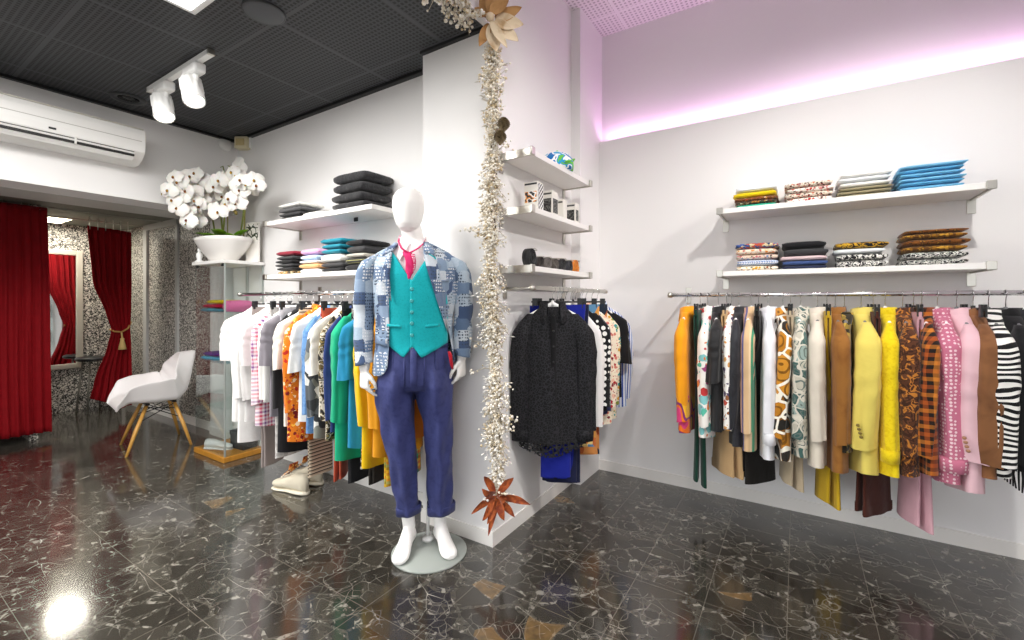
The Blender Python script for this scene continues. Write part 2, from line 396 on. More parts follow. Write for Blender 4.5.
B('end_cap', STEEL, tr, .425, .445, -.019, .019, -.035, -.002); B('end_cap', STEEL, tr, -.445, -.425, -.019, .019, -.035, -.002)
GLOW = emit_mat('spot_glow', '#fff6e2', 30)
def spotlight(x, label):
    r = empty('track_spotlight', (x, 1.247, 2.726), 0, label, 'spotlight', 'track spotlights')
    B('adapter', WHITEP, r, -.085, .085, -.034, .034, -.062, 0, .014)
    MB().tube([(.02, 0, -.045), (.02, 0, -.10), (.0, -.012, -.145)], [.026, .024, .026], 10, .7).build('arm', WHITEP, r)
    d = Vector((.50, -.06, -1)).normalized(); q = Vector((0, 0, -1)).rotation_difference(d)
    body = MB()
    n = 40; K = .98
    def rg(rad, z, fin=0): return [tuple(q @ Vector(((rad+(fin if j % 4 < 2 else 0))*math.cos(2*PI*j/n), (rad+(fin if j % 4 < 2 else 0))*math.sin(2*PI*j/n), z))*K+Vector((0, -.01, -.145))) for j in range(n)]
    body.loft([rg(.02, .075), rg(.052, .07), rg(.055, .06, .006), rg(.056, -.02, .006), rg(.058, -.025), rg(.06, -.10), rg(.052, -.103), rg(.050, -.075)], True)
    b = body.build('lamp_housing', WHITEP, r)
    MB().loft([rg(.051, -.09), rg(.03, -.088), rg(.005, -.087)], False, True).build('lens', GLOW, b)
    return r
spotlight(-3.50, 'white track spotlight on the left end of the track, lit')
spotlight(-3.08, 'white track spotlight on the right end of the track, lit')
for x in (-3.50, -3.08):
    spot_light('track_spot_lamp', (x+.06, 1.23, 2.47), (x+.8, 1.1, .9), 30, 1.9, (1, .95, .85), .05)
t = empty('motion_sensor', (-4.15, 2.075, 2.70), .55, 'small beige box sensor high in the corner under the black ceiling', 'sensor')
B('body', plain('beige_plastic', '#d9cfae', .4), t, -.065, .065, -.05, .03, -.055, .055, .015)
B('lens', plain('sensor_lens', '#cdbb8c', .25), t, -.045, .03, -.056, -.045, -.03, .03, .01)
B('side_cover', WHITEP, t, .06, .085, -.04, .03, -.05, .05, .01)
t = empty('alarm_disc', (-4.33, 2.0, 2.705), 0, 'round white disc on the wall beside the beige corner sensor', 'detector')
MB().lathe([(0, .02), (.04, .02), (.055, .012), (.058, 0)]).build('cover', WHITEP, t).rotation_euler = (0, PI/2, 0)

# ---------------------------------------------------------------- air conditioner on the left wall
ac = empty('air_conditioner', (-4.33, .79, 2.33), 0, 'long white wall air conditioner above the fitting room opening', 'air conditioner')
prof = [(0, 0), (.10, .0), (.17, .03), (.225, .075), (.232, .12), (.232, .205), (.225, .24), (.18, .245), (0, .245)]
rings = [[(x, y, z) for x, z in prof] for y in (-.555, .555)]
MB().loft(rings, True, True).build('body', plain('ac_white', '#f0efec', .35), ac, False, .006)
B('top_grille', plain('ac_cream', '#d5d1c4', .5), ac, .03, .222, -.545, .545, .243, .25, .002)
B('panel_seam', plain('ac_seam', '#b5b2ac', .5), ac, .2295, .2335, -.55, .53, .150, .154, 0)
o_ = B('outlet_slot', plain('ac_dark', '#1c1b1a', .6), ac, .178, .222, -.55, .49, .035, .070, .002)
o_.rotation_euler = (0, 0, 0)
for k, (z, x) in enumerate(((.030, .186), (.042, .202))):
    f = MB().box(-.026, .026, -.55, .49, -.002, .002).build('louvre', plain('ac_white', '#f0efec'), ac, False, 0, loc=(x+.01, 0, z)); f.rotation_euler = (0, -.85, 0)
for y in (-.2, .17): B('louvre_post', plain('ac_white', '#f0efec'), ac, .20, .231, y-.005, y+.005, .03, .075, 0)
B('receiver_window', BLACKP, ac, .2295, .235, .04, .075, .092, .104, .001)

# ---------------------------------------------------------------- fitting room: mirror, curtains, stool, lights
m = empty('fitting_mirror', (-7.26, 1.43, 0), 0, 'silver framed tall mirror on the damask wall of the fitting room', 'mirror')
FR = plain('silver_frame', '#cfcbbf', .3, .35)
for nm, b in (('frame_side', (.0, .035, -.33, -.27, .50, 1.90)), ('frame_side', (0, .035, .27, .33, .50, 1.90)),
              ('frame_top', (0, .035, -.27, .27, 1.84, 1.90)), ('frame_bottom', (0, .035, -.27, .27, .50, .56))):
    B(nm, FR, m, *b, bevel=.01)
B('mirror_glass', MIRROR, m, .004, .012, -.272, .272, .555, 1.845, 0)
def curtain(name, X, edges, ztop, zb, waves, amp, label, seed):
    """edges: rows (z, y0, y1, squeeze) from the bottom up"""
    rnd = random.Random(seed); ph = rnd.random()*6
    r = empty(name, (X, 0, 0), 0, label, 'curtain', 'red fitting room curtains')
    n, rows = 110, 34; rings = []
    for i in range(rows+1):
        s = i/rows; row = []
        for j in range(n+1):
            u = j/n; zz = lerp(zb(u), ztop(u), s)
            y0, y1, sq = interp(edges, zz)
            f = math.sin(2*PI*waves*u+ph+.5*math.sin(3*zz))*.7+math.sin(2*PI*waves*2.3*u+1.7)*.3
            row.append((amp*sq*f*(1-.25*s)+.02*math.sin(5*u+2*zz), lerp(y0, y1, u), zz))
        rings.append(row)
    MB().loft(rings, closed=False).build('cloth', VELVET, r, solid=.006)
    return r
c1 = curtain('curtain', -5.95, [(0, .30, 1.225, 1.0), (1.2, .30, 1.205, .9), (2.2, .30, 1.19, .75)], lambda u: 2.17+.02*(u-.5)*0, lambda u: .085-.02*u, 13, .030,
             'red floor length curtain hanging straight, left of the fitting mirror', 3)
for k in range(8): MB().tube([(0, .34+.115*k, 2.15), (0, .34+.115*k, 2.199)], .004, 6).build('hook', STEEL, c1)
B('header_tape', plain('curtain_tape', '#6d0a12', .9), c1, -.02, .02, .30, 1.19, 2.155, 2.175)
c2 = curtain('curtain', -6.40, [(.1, 1.57, 1.965, 1.2), (.45, 1.64, 1.965, 1.0), (.80, 1.745, 1.955, .8), (.985, 1.785, 1.945, .55), (1.15, 1.74, 1.95, .7), (1.5, 1.63, 1.955, .9), (2.12, 1.59, 1.955, .9)],
             lambda u: 2.11-.03*u, lambda u: .26-.17*u if u < .75 else .09+.1*(u-.75), 6, .026,
             'red curtain tied back with a gold rope, beside the damask side wall', 8)
MB().tube([(-.02, 1.78, .985), (.045, 1.80, .965), (.055, 1.86, .955), (.045, 1.92, .99), (.0, 1.955, 1.04), (-.03, 1.97, 1.06)], .009).build('tie_rope', plain('gold_rope', '#b98d4e', .7), c2)
for k in range(6): MB().tube([(0, 1.61+.065*k, 2.07), (0, 1.61+.065*k, 2.199)], .004, 6).build('hook', STEEL, c2)
ts = MB().tube([(.058, 1.86, .95), (.062, 1.865, .88)], .008).lathe([(.012, .03), (.02, .02), (.018, 0), (.03, -.06), (.036, -.10), (0, -.10)], (.062, 1.865, .86), 14)
ts.build('tassel', plain('cream_tassel', '#d9b978', .8), c2)
st_ = empty('stool', (-7.02, 1.80, 0), .2, 'small stool with black seat and thin metal legs below the mirror', 'stool')
MB().lathe([(0, .60), (.15, .60), (.165, .61), (.165, .63), (.15, .64), (0, .642)]).build('seat', BLACKP, st_)
for k in range(4):
    a = PI/4+k*PI/2
    MB().tube([(.10*math.cos(a), .10*math.sin(a), .60), (.16*math.cos(a), .16*math.sin(a), 0)], .009).build('leg', plain('stool_steel', '#8f8b84', .35, .7), st_)
for k, x in enumerate((-7.02, -6.75)):
    t = empty('fitting_room_light', (x, 1.44, 2.2), 0, ('lit rectangular ceiling light over the fitting mirror, nearer the mirror', 'lit rectangular ceiling light over the fitting mirror, nearer the curtains')[k], 'ceiling light', 'fitting room ceiling lights')
    B('frame', WHITEP, t, -.09, .09, -.10, .10, -.012, -.001); B('diffuser', emit_mat('fitting_glow', '#fff3d2', 7), t, -.08, .08, -.09, .09, -.016, -.011)

# ---------------------------------------------------------------- armchair
ch = empty('armchair', (-4.895, 1.69, 0), PI/2-.15, 'white plastic shell armchair on beech dowel legs beside the damask wall', 'chair')
# shell: v runs front lip -> seat -> up the back, u across; chair faces -x
def shell():
    nu, nv = 28, 30; rows = []
    for j in range(nv+1):
        v = j/nv
        path = [(0, -.30, .375), (.08, -.285, .405), (.2, -.22, .435), (.45, -.02, .415), (.62, .12, .42), (.74, .19, .50), (.88, .235, .66), (1, .285, .83)]
        cx, cz = interp(path, v)
        hw = interp([(0, .22), (.2, .24), (.5, .235), (.70, .225), (.82, .19), (.92, .13), (1, .04)], v)[0]
        arm = interp([(0, .0), (.08, .02), (.22, .13), (.36, .175), (.6, .195), (.75, .16), (.88, .075), (1, -.01)], v)[0]
        flare = interp([(0, .0), (.2, .06), (.5, .075), (.75, .05), (1, .0)], v)[0]
        row = []
        for i in range(nu+1):
            u = -1+2*i/nu; a = abs(u)
            s = max(0, (a-.55)/.45)
            y = math.copysign(hw*min(a/.62, 1)**.9 if a < .62 else hw+flare*((a-.62)/.38)**1.2, u)
            lift = arm*s**1.25; bk_ = min(1, max(0, (v-.5)/.35)); x = cx-.02*a*a-.11*s*bk_*bk_*(3-2*bk_)
            row.append((x, y, cz+lift+.018*a*a*(1 if v < .6 else 0)))
        rows.append(row)
    return MB().loft(rows, closed=False)
sh = shell().build('seat_shell', plain('chair_white', '#ece7e6', .35), ch, solid=.010, sub=1)
for (fx, fy, tx, ty) in ((-.25, -.235, -.09, -.10), (-.22, .235, -.09, .10), (.20, -.245, .10, -.10), (.21, .215, .10, .10)):
    MB().tube([(tx, ty, .395), (fx*.55+tx*.45, fy*.55+ty*.45, .19), (fx, fy, 0)], [.014, .016, .010], 10).build('leg', WOOD, ch)
wr = MB()
for a, b in (((-.12, -.13, .33), (.13, .13, .33)), ((-.12, .13, .33), (.13, -.13, .33)), ((-.11, -.11, .385), (.12, -.15, .26)), ((.12, -.11, .385), (-.14, -.15, .26)), ((-.11, .11, .385), (.12, .15, .26)), ((.12, .11, .385), (-.14, .15, .26))):
    wr.tube([a, b], .004, 6)
wr.build('wire_brace', DARKM, ch)
for sx in (-.09, .10):
    B('mounting_bar', BLACKP, ch, sx-.015, sx+.015, -.13, .13, .385, .402)

# ---------------------------------------------------------------- glass display cabinet and what stands on and in it
cb = empty('display_cabinet', (-4.118, 1.94, 0), 0, 'glass display cabinet with oak plinth and white top in the corner', 'display cabinet')
hx, hy = .25, .155
B('plinth', WOODP, cb, -hx-.01, hx+.01, -hy-.015, hy, 0, .045, .006)
B('top_board', SHELF, cb, -hx-.02, hx+.02, -hy-.025, hy, 1.605, 1.632, .003)
B('front_pane', GLASS, cb, -hx, hx, -hy-.004, -hy+.002, .045, 1.605, 0); B('side_pane', GLASS, cb, hx-.003, hx+.003, -hy, hy-.01, .045, 1.605, 0); B('side_pane', GLASS, cb, -hx-.003, -hx+.003, -hy, hy-.01, .045, 1.605, 0)
B('corner_post', plain('pale_alloy', '#c5cbc8', .3, .6), cb, hx-.010, hx+.002, -hy-.005, -hy+.008, .045, 1.605)
B('back_post', plain('pale_alloy', '#c5cbc8'), cb, -.03, .0, hy-.012, hy, .045, 1.605); B('back_post', plain('pale_alloy', '#c5cbc8'), cb, hx-.014, hx, hy-.012, hy, .045, 1.605)
for z in (1.20, .79, .42): B('glass_shelf', GLASS, cb, -hx+.005, hx-.012, -hy+.008, hy-.012, z, z+.007, 0)
for x, y in ((hx-.03, -hy), (-hx+.03, -hy)): B('hinge', BLACKP, cb, x-.012, x+.012, y-.012, y+.004, 1.58, 1.604)
def folded(name, loc, sx, sy, h, mat, label, group, rz=0.0, cat='folded shirt', seed=0, kind='shirt', parent=None):
    """one folded garment: a stack of cloth layers whose rounded folds face the front (-y)"""
    rnd = random.Random(seed); m = MB(); nl = 1
    lay = h/nl
    for k in range(nl):
        z0 = k*lay; x0, x1 = -sx/2+rnd.uniform(-.004, .006), sx/2+rnd.uniform(-.006, .004)
        rings = []
        for j in range(9):
            u = j/8; x = lerp(x0, x1, u); e = (1-abs(2*u-1)**6*.35)
            y0 = -sy/2+rnd.uniform(-.003, .003)-(.004 if k % 2 else 0); sag = .004*math.sin(5*u+k+seed)
            ring = []
            for q in range(16):
                a = 2*PI*q/16; yy = spow(math.cos(a), .35)*sy/2; zz = spow(math.sin(a), .8)*lay*.5*e
                ring.append((x+.004*math.sin(q), yy+(y0+sy/2)*(1 if yy < 0 else 0), z0+lay*.5+zz+sag*(z0/h)))
            rings.append(ring)
        m.loft(rings, True, True)
    o = m.build(name, mat, parent, True)
    o.location = loc; o.rotation_euler = (0, 0, rz)
    return tag(o, label, cat, group)
FS = [('yellow', '#d9c40a'), ('crimson', '#b5123c'), ('turquoise', '#1f93a8')]
g = 'folded tops in the glass cabinet'
folded('folded_tee', (-4.20, 1.90, 1.207), .26, .20, .034, fabric('f_turq', 'plain', ['#1f93a8']), 'turquoise folded top at the bottom of the upper cabinet shelf pile', g, 0, 'folded top', 1)
folded('folded_tee', (-4.17, 1.90, 1.241), .24, .20, .034, fabric('f_crim', 'plain', ['#b5123c']), 'crimson folded top between the turquoise and yellow ones', g, 0, 'folded top', 2)
folded('folded_tee', (-4.13, 1.91, 1.275), .24, .19, .036, fabric('f_yell', 'plain', ['#d9c40a']), 'yellow folded top on the upper cabinet shelf', g, 0, 'folded top', 3)
folded('folded_tee', (-4.20, 1.90, .797), .25, .20, .035, fabric('f_cyan', 'plain', ['#35a7c7']), 'light turquoise folded top on the middle cabinet shelf', g, 0, 'folded top', 4)
folded('folded_tee', (-4.19, 1.90, .832), .23, .19, .035, fabric('f_purp', 'plain', ['#4a3a86']), 'purple folded top on the middle cabinet shelf', g, 0, 'folded top', 5)
folded('folded_tee', (-3.96, 1.93, 1.207), .11, .20, .10, fabric('f_pink', 'plain', ['#e46aa4']), 'pink folded top on the upper cabinet shelf, beside the yellow one', g, 0, 'folded top', 6)
bx = empty('storage_box', (-4.0, 2.0, .045), .1, 'black cardboard box on the cabinet plinth', 'box')
B('box_body', BLACKP, bx, -.10, .08, -.06, .06, 0, .14); B('box_lid', plain('box_lid_black', '#232425', .5), bx, -.104, .084, -.064, .064, .115, .15)
sl = empty('display_shoe', (-4.14, 1.86, .045), .5, 'white low shoe lying on the cabinet plinth', 'shoe')
def shoe_mesh(L, W, Hh, low=True):
    rings = []
    for i in range(15):
        t_ = i/14; x = -L/2+L*t_
        wd = W/2*interp([(0, .25), (.06, .7), (.25, .85), (.5, .78), (.75, 1.0), (.92, .8), (1, .2)], t_)[0]
        hh = Hh*interp([(0, .55), (.06, 1.0), (.3, .95), (.5, .75), (.75, .5), (.92, .36), (1, .2)], t_)[0]
        rings.append([(x, wd*spow(math.cos(2*PI*q/14), .8), hh*.5+hh*.5*spow(math.sin(2*PI*q/14), .75)) for q in range(14)])
    return MB().loft(rings, True, True)
shoe_mesh(.24, .085, .07).build('upper', WHITEP, sl, loc=(0, 0, .014)); shoe_mesh(.25, .092, .022).build('sole', WHITEP, sl)

# orchid in its bowl
orc = empty('orchid_plant', (-4.13, 1.895, 1.632), 0, 'white orchid plant in a wide oval white bowl on the corner cabinet', 'plant')
MB().lathe([(0, 0), (.42, 0), (.52, .025), (.78, .10), (.95, .165), (1.0, .195), (.97, .198), (.91, .165), (.7, .11), (0, .10)], n=40, sx=.315, sy=.19).build('bowl', plain('bowl_white', '#efece8', .25), orc)
MB().lathe([(0, .165), (.5, .172), (.88, .165)], n=30, sx=.30, sy=.18).build('moss', fabric('moss', 'mottle', ['#3c3320', '#5a5a28'], 40), orc)
LEAF = fabric('orchid_leaf', 'mottle', ['#3f6b12', '#6f9a1f'], 8, .4, .05, 0)
def leaf(m, base, d, L, W, droop, lift):
    d = Vector(d).normalized(); side = d.cross(Vector((0, 0, 1))).normalized(); rows = []
    for i in range(9):
        t_ = i/8; c = Vector(base)+d*L*t_+Vector((0, 0, lift*t_-droop*t_*t_)); wd = W*math.sin(PI*min(1, .08+t_*.92))**.7
        rows.append([c-side*wd+Vector((0, 0, .35*wd)), c, c+side*wd+Vector((0, 0, .35*wd))])
    return m.loft(rows, closed=False)
for d, L, W, dr, li in (((-1, -.4, 0), .20, .045, .08, .12), ((-.5, -.7, 0), .17, .04, .06, .13), ((.6, -.7, 0), .20, .05, .07, .14), ((1, -.2, 0), .20, .05, .09, .12), ((.2, -1, 0), .15, .045, .05, .10), ((-.9, .3, 0), .18, .04, .05, .12), ((.85, .35, 0), .16, .04, .04, .14)):
    leaf(MB(), (d[0]*.05+(.06 if d[0] > .5 else 0), d[1]*.04, .165), d, L, W, dr, li).build('leaf', LEAF, orc, solid=.004)
STEM = plain('orchid_stem', '#7f8a3d', .5)
base0 = orc.location
def stem(pts, name='stem'):
    MB().tube([Vector(p)-Vector(base0) for p in pts], [.007]*(len(pts)-2)+[.004, .003], 7).build(name, STEM, orc)
stem([(-4.26, 1.90, 1.80), (-4.28, 1.87, 2.05), (-4.25, 1.76, 2.25), (-4.24, 1.64, 2.28), (-4.24, 1.55, 2.20)])
stem([(-4.18, 1.92, 1.80), (-4.19, 1.90, 2.05), (-4.20, 1.82, 2.30), (-4.20, 1.68, 2.36), (-4.20, 1.56, 2.32)])
stem([(-4.17, 1.90, 1.80), (-4.15, 1.92, 2.10), (-4.10, 1.90, 2.32), (-4.02, 1.84, 2.42), (-3.93, 1.78, 2.38)])
stem([(-4.0, 1.96, 1.80), (-3.95, 1.97, 2.05), (-3.90, 1.96, 2.25), (-3.86, 1.9, 2.36), (-3.9, 1.82, 2.40)])
STAKE = plain('bamboo_stake', '#a8a05a', .6)
MB().tube([Vector((-3.985, 1.985, 1.79))-base0, Vector((-3.935, 1.985, 2.36))-base0], .006, 6).build('stake', STAKE, orc)
MB().tube([Vector((-4.20, 1.96, 1.79))-base0, Vector((-4.20, 1.96, 2.16))-base0], .005, 6).build('stake', STAKE, orc)
PETAL = plain('orchid_petal', '#f6f2ec', .5, Subsurface_Weight=.1); LIP = fabric('orchid_lip', 'cells', ['#8d5a2a', '#c9a23b', '#6a2f2a'], 90)
def bloom(p, facing, R):
    f = Vector(facing).normalized(); q = Vector((0, -1, 0)).rotation_difference(f); r0 = random.Random(int(p[0]*9999+p[2]*777))
    m = MB(); ro = r0.uniform(-.4, .4)
    for a, L, W in ((90, 1.0, .38), (215, .95, .36), (325, .95, .36), (10, 1.05, .62), (170, 1.05, .62)):
        a = math.radians(a)+ro; rows = []
        for i in range(6):
            t_ = i/5; rr = R*L*(.08+.92*t_); wd = R*W*math.sin(PI*(.12+.84*t_))**.75
            row = []
            for s in (-1, -.5, 0, .5, 1):
                x, z = rr*math.cos(a)-s*wd*math.sin(a), rr*math.sin(a)+s*wd*math.cos(a)
                row.append(Vector(p)-base0+q @ Vector((x, .25*R*t_*t_-.12*R*(1-abs(s)), z)))
            rows.append(row)
        m.loft(rows, closed=False)
    fl_ = m.build('flower', PETAL, orc)
    c = Vector(p)-base0
    MB().ball(c+f*.012+Vector((0, 0, -.008)), .009, 7, 5, 1.3).build('flower_lip', LIP, fl_)
rb = random.Random(5)
blooms = []
for (u, v) in ((168, 190), (178, 182), (190, 176), (203, 181), (181, 198), (193, 193), (206, 196), (186, 210), (200, 206), (177, 208), (187, 220), (197, 220), (212, 190), (172, 200), (199, 186), (208, 203), (184, 188)):
    blooms.append((atX(u, v, -4.17+rb.uniform(-.03, .09)), .074))
for (u, v) in ((222, 180), (232, 172), (242, 178), (228, 192), (240, 190), (250, 190), (216, 184), (226, 204), (236, 203), (218, 212), (238, 167), (254, 180), (246, 184), (231, 182), (224, 195)):
    blooms.append((atY(u, v, 1.80+rb.uniform(-.06, .10)), .074))
blooms += [(p+Vector((rb.uniform(-.045, .045), rb.uniform(-.05, .03), rb.uniform(-.045, .035))), R*.9) for p, R in blooms]
for p, R in blooms:
    bloom(p, (.55+rb.uniform(-.5, .4), -.8+rb.uniform(-.3, .3), rb.uniform(-.3, .2)), R*rb.uniform(.85, 1.15))
BUD = plain('orchid_bud', '#8a7a3a', .6)
for (u, v, X) in ((163, 194, -4.2), (236, 213, -3.95), (181, 222, -4.2), (234, 210, -3.95), (253, 176, -3.88)):
    MB().ball(atX(u, v, X)-base0, .014, 8, 6, 1.3).build('bud', BUD, orc)
t = empty('gift_bag', (-3.92, 2.03, 1.632), .25, 'white card with green leaf drawing behind the orchid bowl', 'card')
B('card', plain('card_white', '#e9e6e0', .5), t, -.075, .075, -.006, .006, 0, .34)
tm = NT('card_print'); oo = tm.obj(); e_ = tm.vor(tm.warp(oo, 20, .04), 22, feature='DISTANCE_TO_EDGE')
tm.p(Base_Color=tm.mix(tm.math('LESS_THAN', e_, .10), srgb('#ece9e2'), srgb('#2f3a22')), Roughness=.5)
B('printed_drawing', tm.mat, t, -.062, .062, -.009, -.0055, .19, .325, 0)
t = empty('figurine', (-4.345, 1.80, 1.632), .3, 'small white ornament on the cabinet top, left of the bowl', 'ornament')
MB().lathe([(0, 0), (.028, 0), (.03, .012), (.016, .025), (.026, .05), (.022, .075), (.010, .09), (.016, .105), (.012, .12), (0, .125)], n=16).build('body', WHITEP, t)
MB().lathe([(.03, 0), (.034, .004), (.034, .01), (.03, .014)], n=16).build('foot_ring', WHITEP, t)

# ---------------------------------------------------------------- wall shelves
def shelf(name, origin, rz, L, D, label, group, near_bracket=True, far_bracket=True, small_clip=False):
    """board along local x from 0 to L, wall at local y = 0, room at -y; origin is the board underside at the wall"""
    r = empty(name, origin, rz, label, 'shelf', group)
    B('board', SHELF, r, .0, L, -D+.004, -.002, .0, .030, .002)
    for on, x in ((near_bracket, -.012), (far_bracket, L)):
        if not on: continue
        br = MB().box(x, x+.012, -D-.006, -.001, -.008, .034).box(x-.012, x+.024, -.006, -.001, -.075, .045)
        br.build('bracket', STEEL, r, False, .002)
        B('bracket_tip', STEEL, r, x-.012, x+.024, -D-.012, -D, -.006, .036, .003)
    if small_clip: B('price_clip', DARKM, r, L*.72, L*.72+.04, -D*.55, -D*.53, -.03, -.002)
    return r
XR0, XR1 = -.393, .766
shelf('wall_shelf', (XR0, 3.28, 1.833), 0, XR1-XR0, .29, 'white upper shelf with steel brackets on the right wall', 'right wall shelves')
shelf('wall_shelf', (XR0, 3.28, 1.452), 0, XR1-XR0, .29, 'white lower shelf with steel brackets just above the right clothes rail', 'right wall shelves')
XL0, XL1 = -3.325, -2.165
shelf('wall_shelf', (XL0, 2.10, 1.858), 0, XL1-XL0, .285, 'white upper shelf on the wall behind the mannequin, holding the charcoal jumpers', 'left wall shelves', far_bracket=False, small_clip=True)
shelf('wall_shelf', (XL0, 2.10, 1.462), 0, XL1-XL0, .285, 'white lower shelf above the left clothes rail', 'left wall shelves', far_bracket=False)
for z, lb in ((2.068, 'top shelf on the pillar side, under the blue and green cap'), (1.768, 'middle shelf on the pillar side, carrying small boxes'), (1.456, 'bottom shelf on the pillar side, carrying rolled belts')):
    shelf('wall_shelf', (-1.36, 2.025, z), PI/2, .765, .195, 'grey-white '+lb, 'pillar shelves')

# ---------------------------------------------------------------- folded clothes on the shelves
def pile(x0, x1, y, zb, items, where, group, D=.22, seed=1, cat='folded shirt', name='folded_shirt', rz=0.0):
    """items from the bottom up: (height, material, what)"""
    z = zb; n = len(items); ordn = {}
    rnd = random.Random(seed)
    for i, (h, mt, what) in enumerate(items):
        pos = 'at the bottom' if i == 0 else 'on top' if i == n-1 else ('second', 'third', 'fourth', 'fifth', 'sixth')[i-1]+' from the bottom'
        cx = (x0+x1)/2+rnd.uniform(-.006, .006)
        folded(name, (cx, y+rnd.uniform(-.006, .006), z), x1-x0-rnd.uniform(0, .014), D, h, mt, '%s, %s of %s' % (what, pos, where.replace('the yellow and jade pile', 'the yellow topped pile')), group, rz+rnd.uniform(-.03, .03), cat, seed*10+i)
        z += h
def fb(name, *a, **k): return fabric('cloth_'+name, *a, **k)
def spanR(u0, u1, y=3.03): return atY(u0, 200, y)[0], atY(u1, 200, y)[0]
ZU, ZD = 1.863, 1.482
G = 'folded clothes on the right upper shelf'
a, b = spanR(734, 777)
W1 = fb('white_pale', 'plain', ['#e9edf0']); FL1 = fb('brown_print', 'flor', ['#7d4a26', '#e0a04a', '#c9502a', '#3d2a1c', '#e7d9bb'], 55)
pile(a, b, 3.15, ZU, [(.022, fb('jade', 'plain', ['#23ab8c']), 'jade green folded shirt'), (.020, fb('dk_print', 'flor', ['#3b3a2c', '#c37a2c', '#dcd2b0', '#732c1c'], 60), 'dark printed shirt'), (.022, FL1, 'brown floral folded shirt'), (.034, fb('sun_yellow', 'plain', ['#e3c80a']), 'bright yellow folded shirt'), (.034, W1, 'white folded shirt')], 'the yellow and jade pile', G, seed=11)
a, b = spanR(786, 834)
RF = fb('red_floral_a', 'flor', ['#efe9e0', '#b5322c', '#5a3a2e', '#d58d86'], 60); RF2 = fb('red_floral_b', 'flor', ['#e6dccb', '#8a2620', '#c56a4a', '#3c2a22'], 70)
pile(a, b, 3.15, ZU, [(.030, RF, 'white folded shirt with red flowers'), (.028, RF2, 'cream folded shirt with small red flowers'), (.030, RF, 'white folded shirt with red flowers'), (.030, RF2, 'cream folded shirt with small red flowers')], 'the red floral pile', G, seed=12)
a, b = spanR(839, 893)
KH = fb('khaki', 'plain', ['#9a9273']); OW = fb('off_white', 'plain', ['#ecebe6'])
pile(a, b, 3.15, ZU, [(.018, KH, 'khaki folded trousers'), (.018, KH, 'khaki folded trousers'), (.020, KH, 'khaki folded trousers'), (.028, OW, 'white folded shirt'), (.026, W1, 'white folded shirt'), (.022, OW, 'white folded shirt')], 'the khaki and white pile', G, seed=13)
a, b = spanR(899, 966)
SB = [fb('sky_%d' % i, 'plain', [c]) for i, c in enumerate(('#6cb4dc', '#5aa6d2', '#7cc0e4'))]
pile(a, b, 3.14, ZU, [(.022, SB[i % 3], 'sky blue folded shirt') for i in range(6)], 'the sky blue pile', G, D=.25, seed=14)
G = 'folded clothes on the right lower shelf'
a, b = spanR(734, 777)
pile(a, b, 3.15, ZD, [(.030, fb('gold_print', 'flor', ['#efe6d2', '#d9a11e', '#8d4a23', '#4a3a2a'], 60), 'white and gold printed folded shirt'), (.036, fb('blue_check', 'plaid', ['#e8ecf2', '#6f93c8', '#f3f3f0', '#3f64a6'], 40), 'blue checked folded shirt'), (.034, fb('pink_mix', 'flor', ['#e4cdb9', '#c2606a', '#7a8fb0', '#4a3a34'], 60), 'pink printed folded shirt'), (.034, fb('cream_mix', 'flor', ['#efe2cf', '#e08a3c', '#b94a3a', '#f3d8a0'], 55), 'cream folded shirt with orange flowers'), (.036, fb('blue_rust', 'cells', ['#3d5da0', '#b8503a', '#d8c9a0', '#2c3c66'], 60), 'blue and rust patterned folded shirt')], 'the first lower pile', G, seed=15)
a, b = spanR(782, 828)
NV = fb('navy', 'plain', ['#232c4a']); BK = fb('black', 'plain', ['#17171a']); CH = fb('charcoal', 'plain', ['#3a3a3c'])
pile(a, b, 3.15, ZD, [(.022, NV, 'navy folded shirt'), (.030, fb('denim_navy', 'mottle', ['#2c3d66', '#3f5486'], 60), 'blue denim folded shirt'), (.026, fb('pale_pink', 'plain', ['#dcc3c6']), 'pale pink folded shirt'), (.040, CH, 'charcoal folded shirt'), (.044, BK, 'black folded shirt')], 'the navy and black pile', G, seed=16)
a, b = spanR(835, 889)
BW = fb('black_white_leaf', 'camo', ['#16161a', '#e9e8e2', '#1b1b1e', '#d8d7cf'], 55); BWB = fb('white_black_leaf', 'camo', ['#eceae4', '#1c1c1e', '#e2e0d8'], 50)
pile(a, b, 3.15, ZD, [(.040, BW, 'black and white leaf print folded shirt'), (.036, BWB, 'white folded shirt with black leaves'), (.028, W1, 'white folded shirt'), (.036, fb('black_gold_chain', 'camo', ['#141416', '#c79a2a', '#1a1a1c'], 38), 'black folded shirt with gold print')], 'the black and white pile', G, seed=17)
a, b = spanR(904, 969)
LE = fb('leopard_brown', 'leopard', ['#7c4a1c', '#2a1a0e', '#b98432'], 60); GO = fb('gold_brown', 'camo', ['#9a6a1c', '#5e3a14', '#c79634'], 45)
pile(a, b, 3.14, ZD, [(.030, BW, 'black and white leaf print folded shirt'), (.038, BW, 'black and white leaf print folded shirt'), (.030, GO, 'gold and brown folded shirt'), (.034, LE, 'brown leopard print folded shirt'), (.028, GO, 'gold and brown folded shirt'), (.020, LE, 'brown leopard print folded shirt')], 'the brown pile', G, D=.25, seed=18)
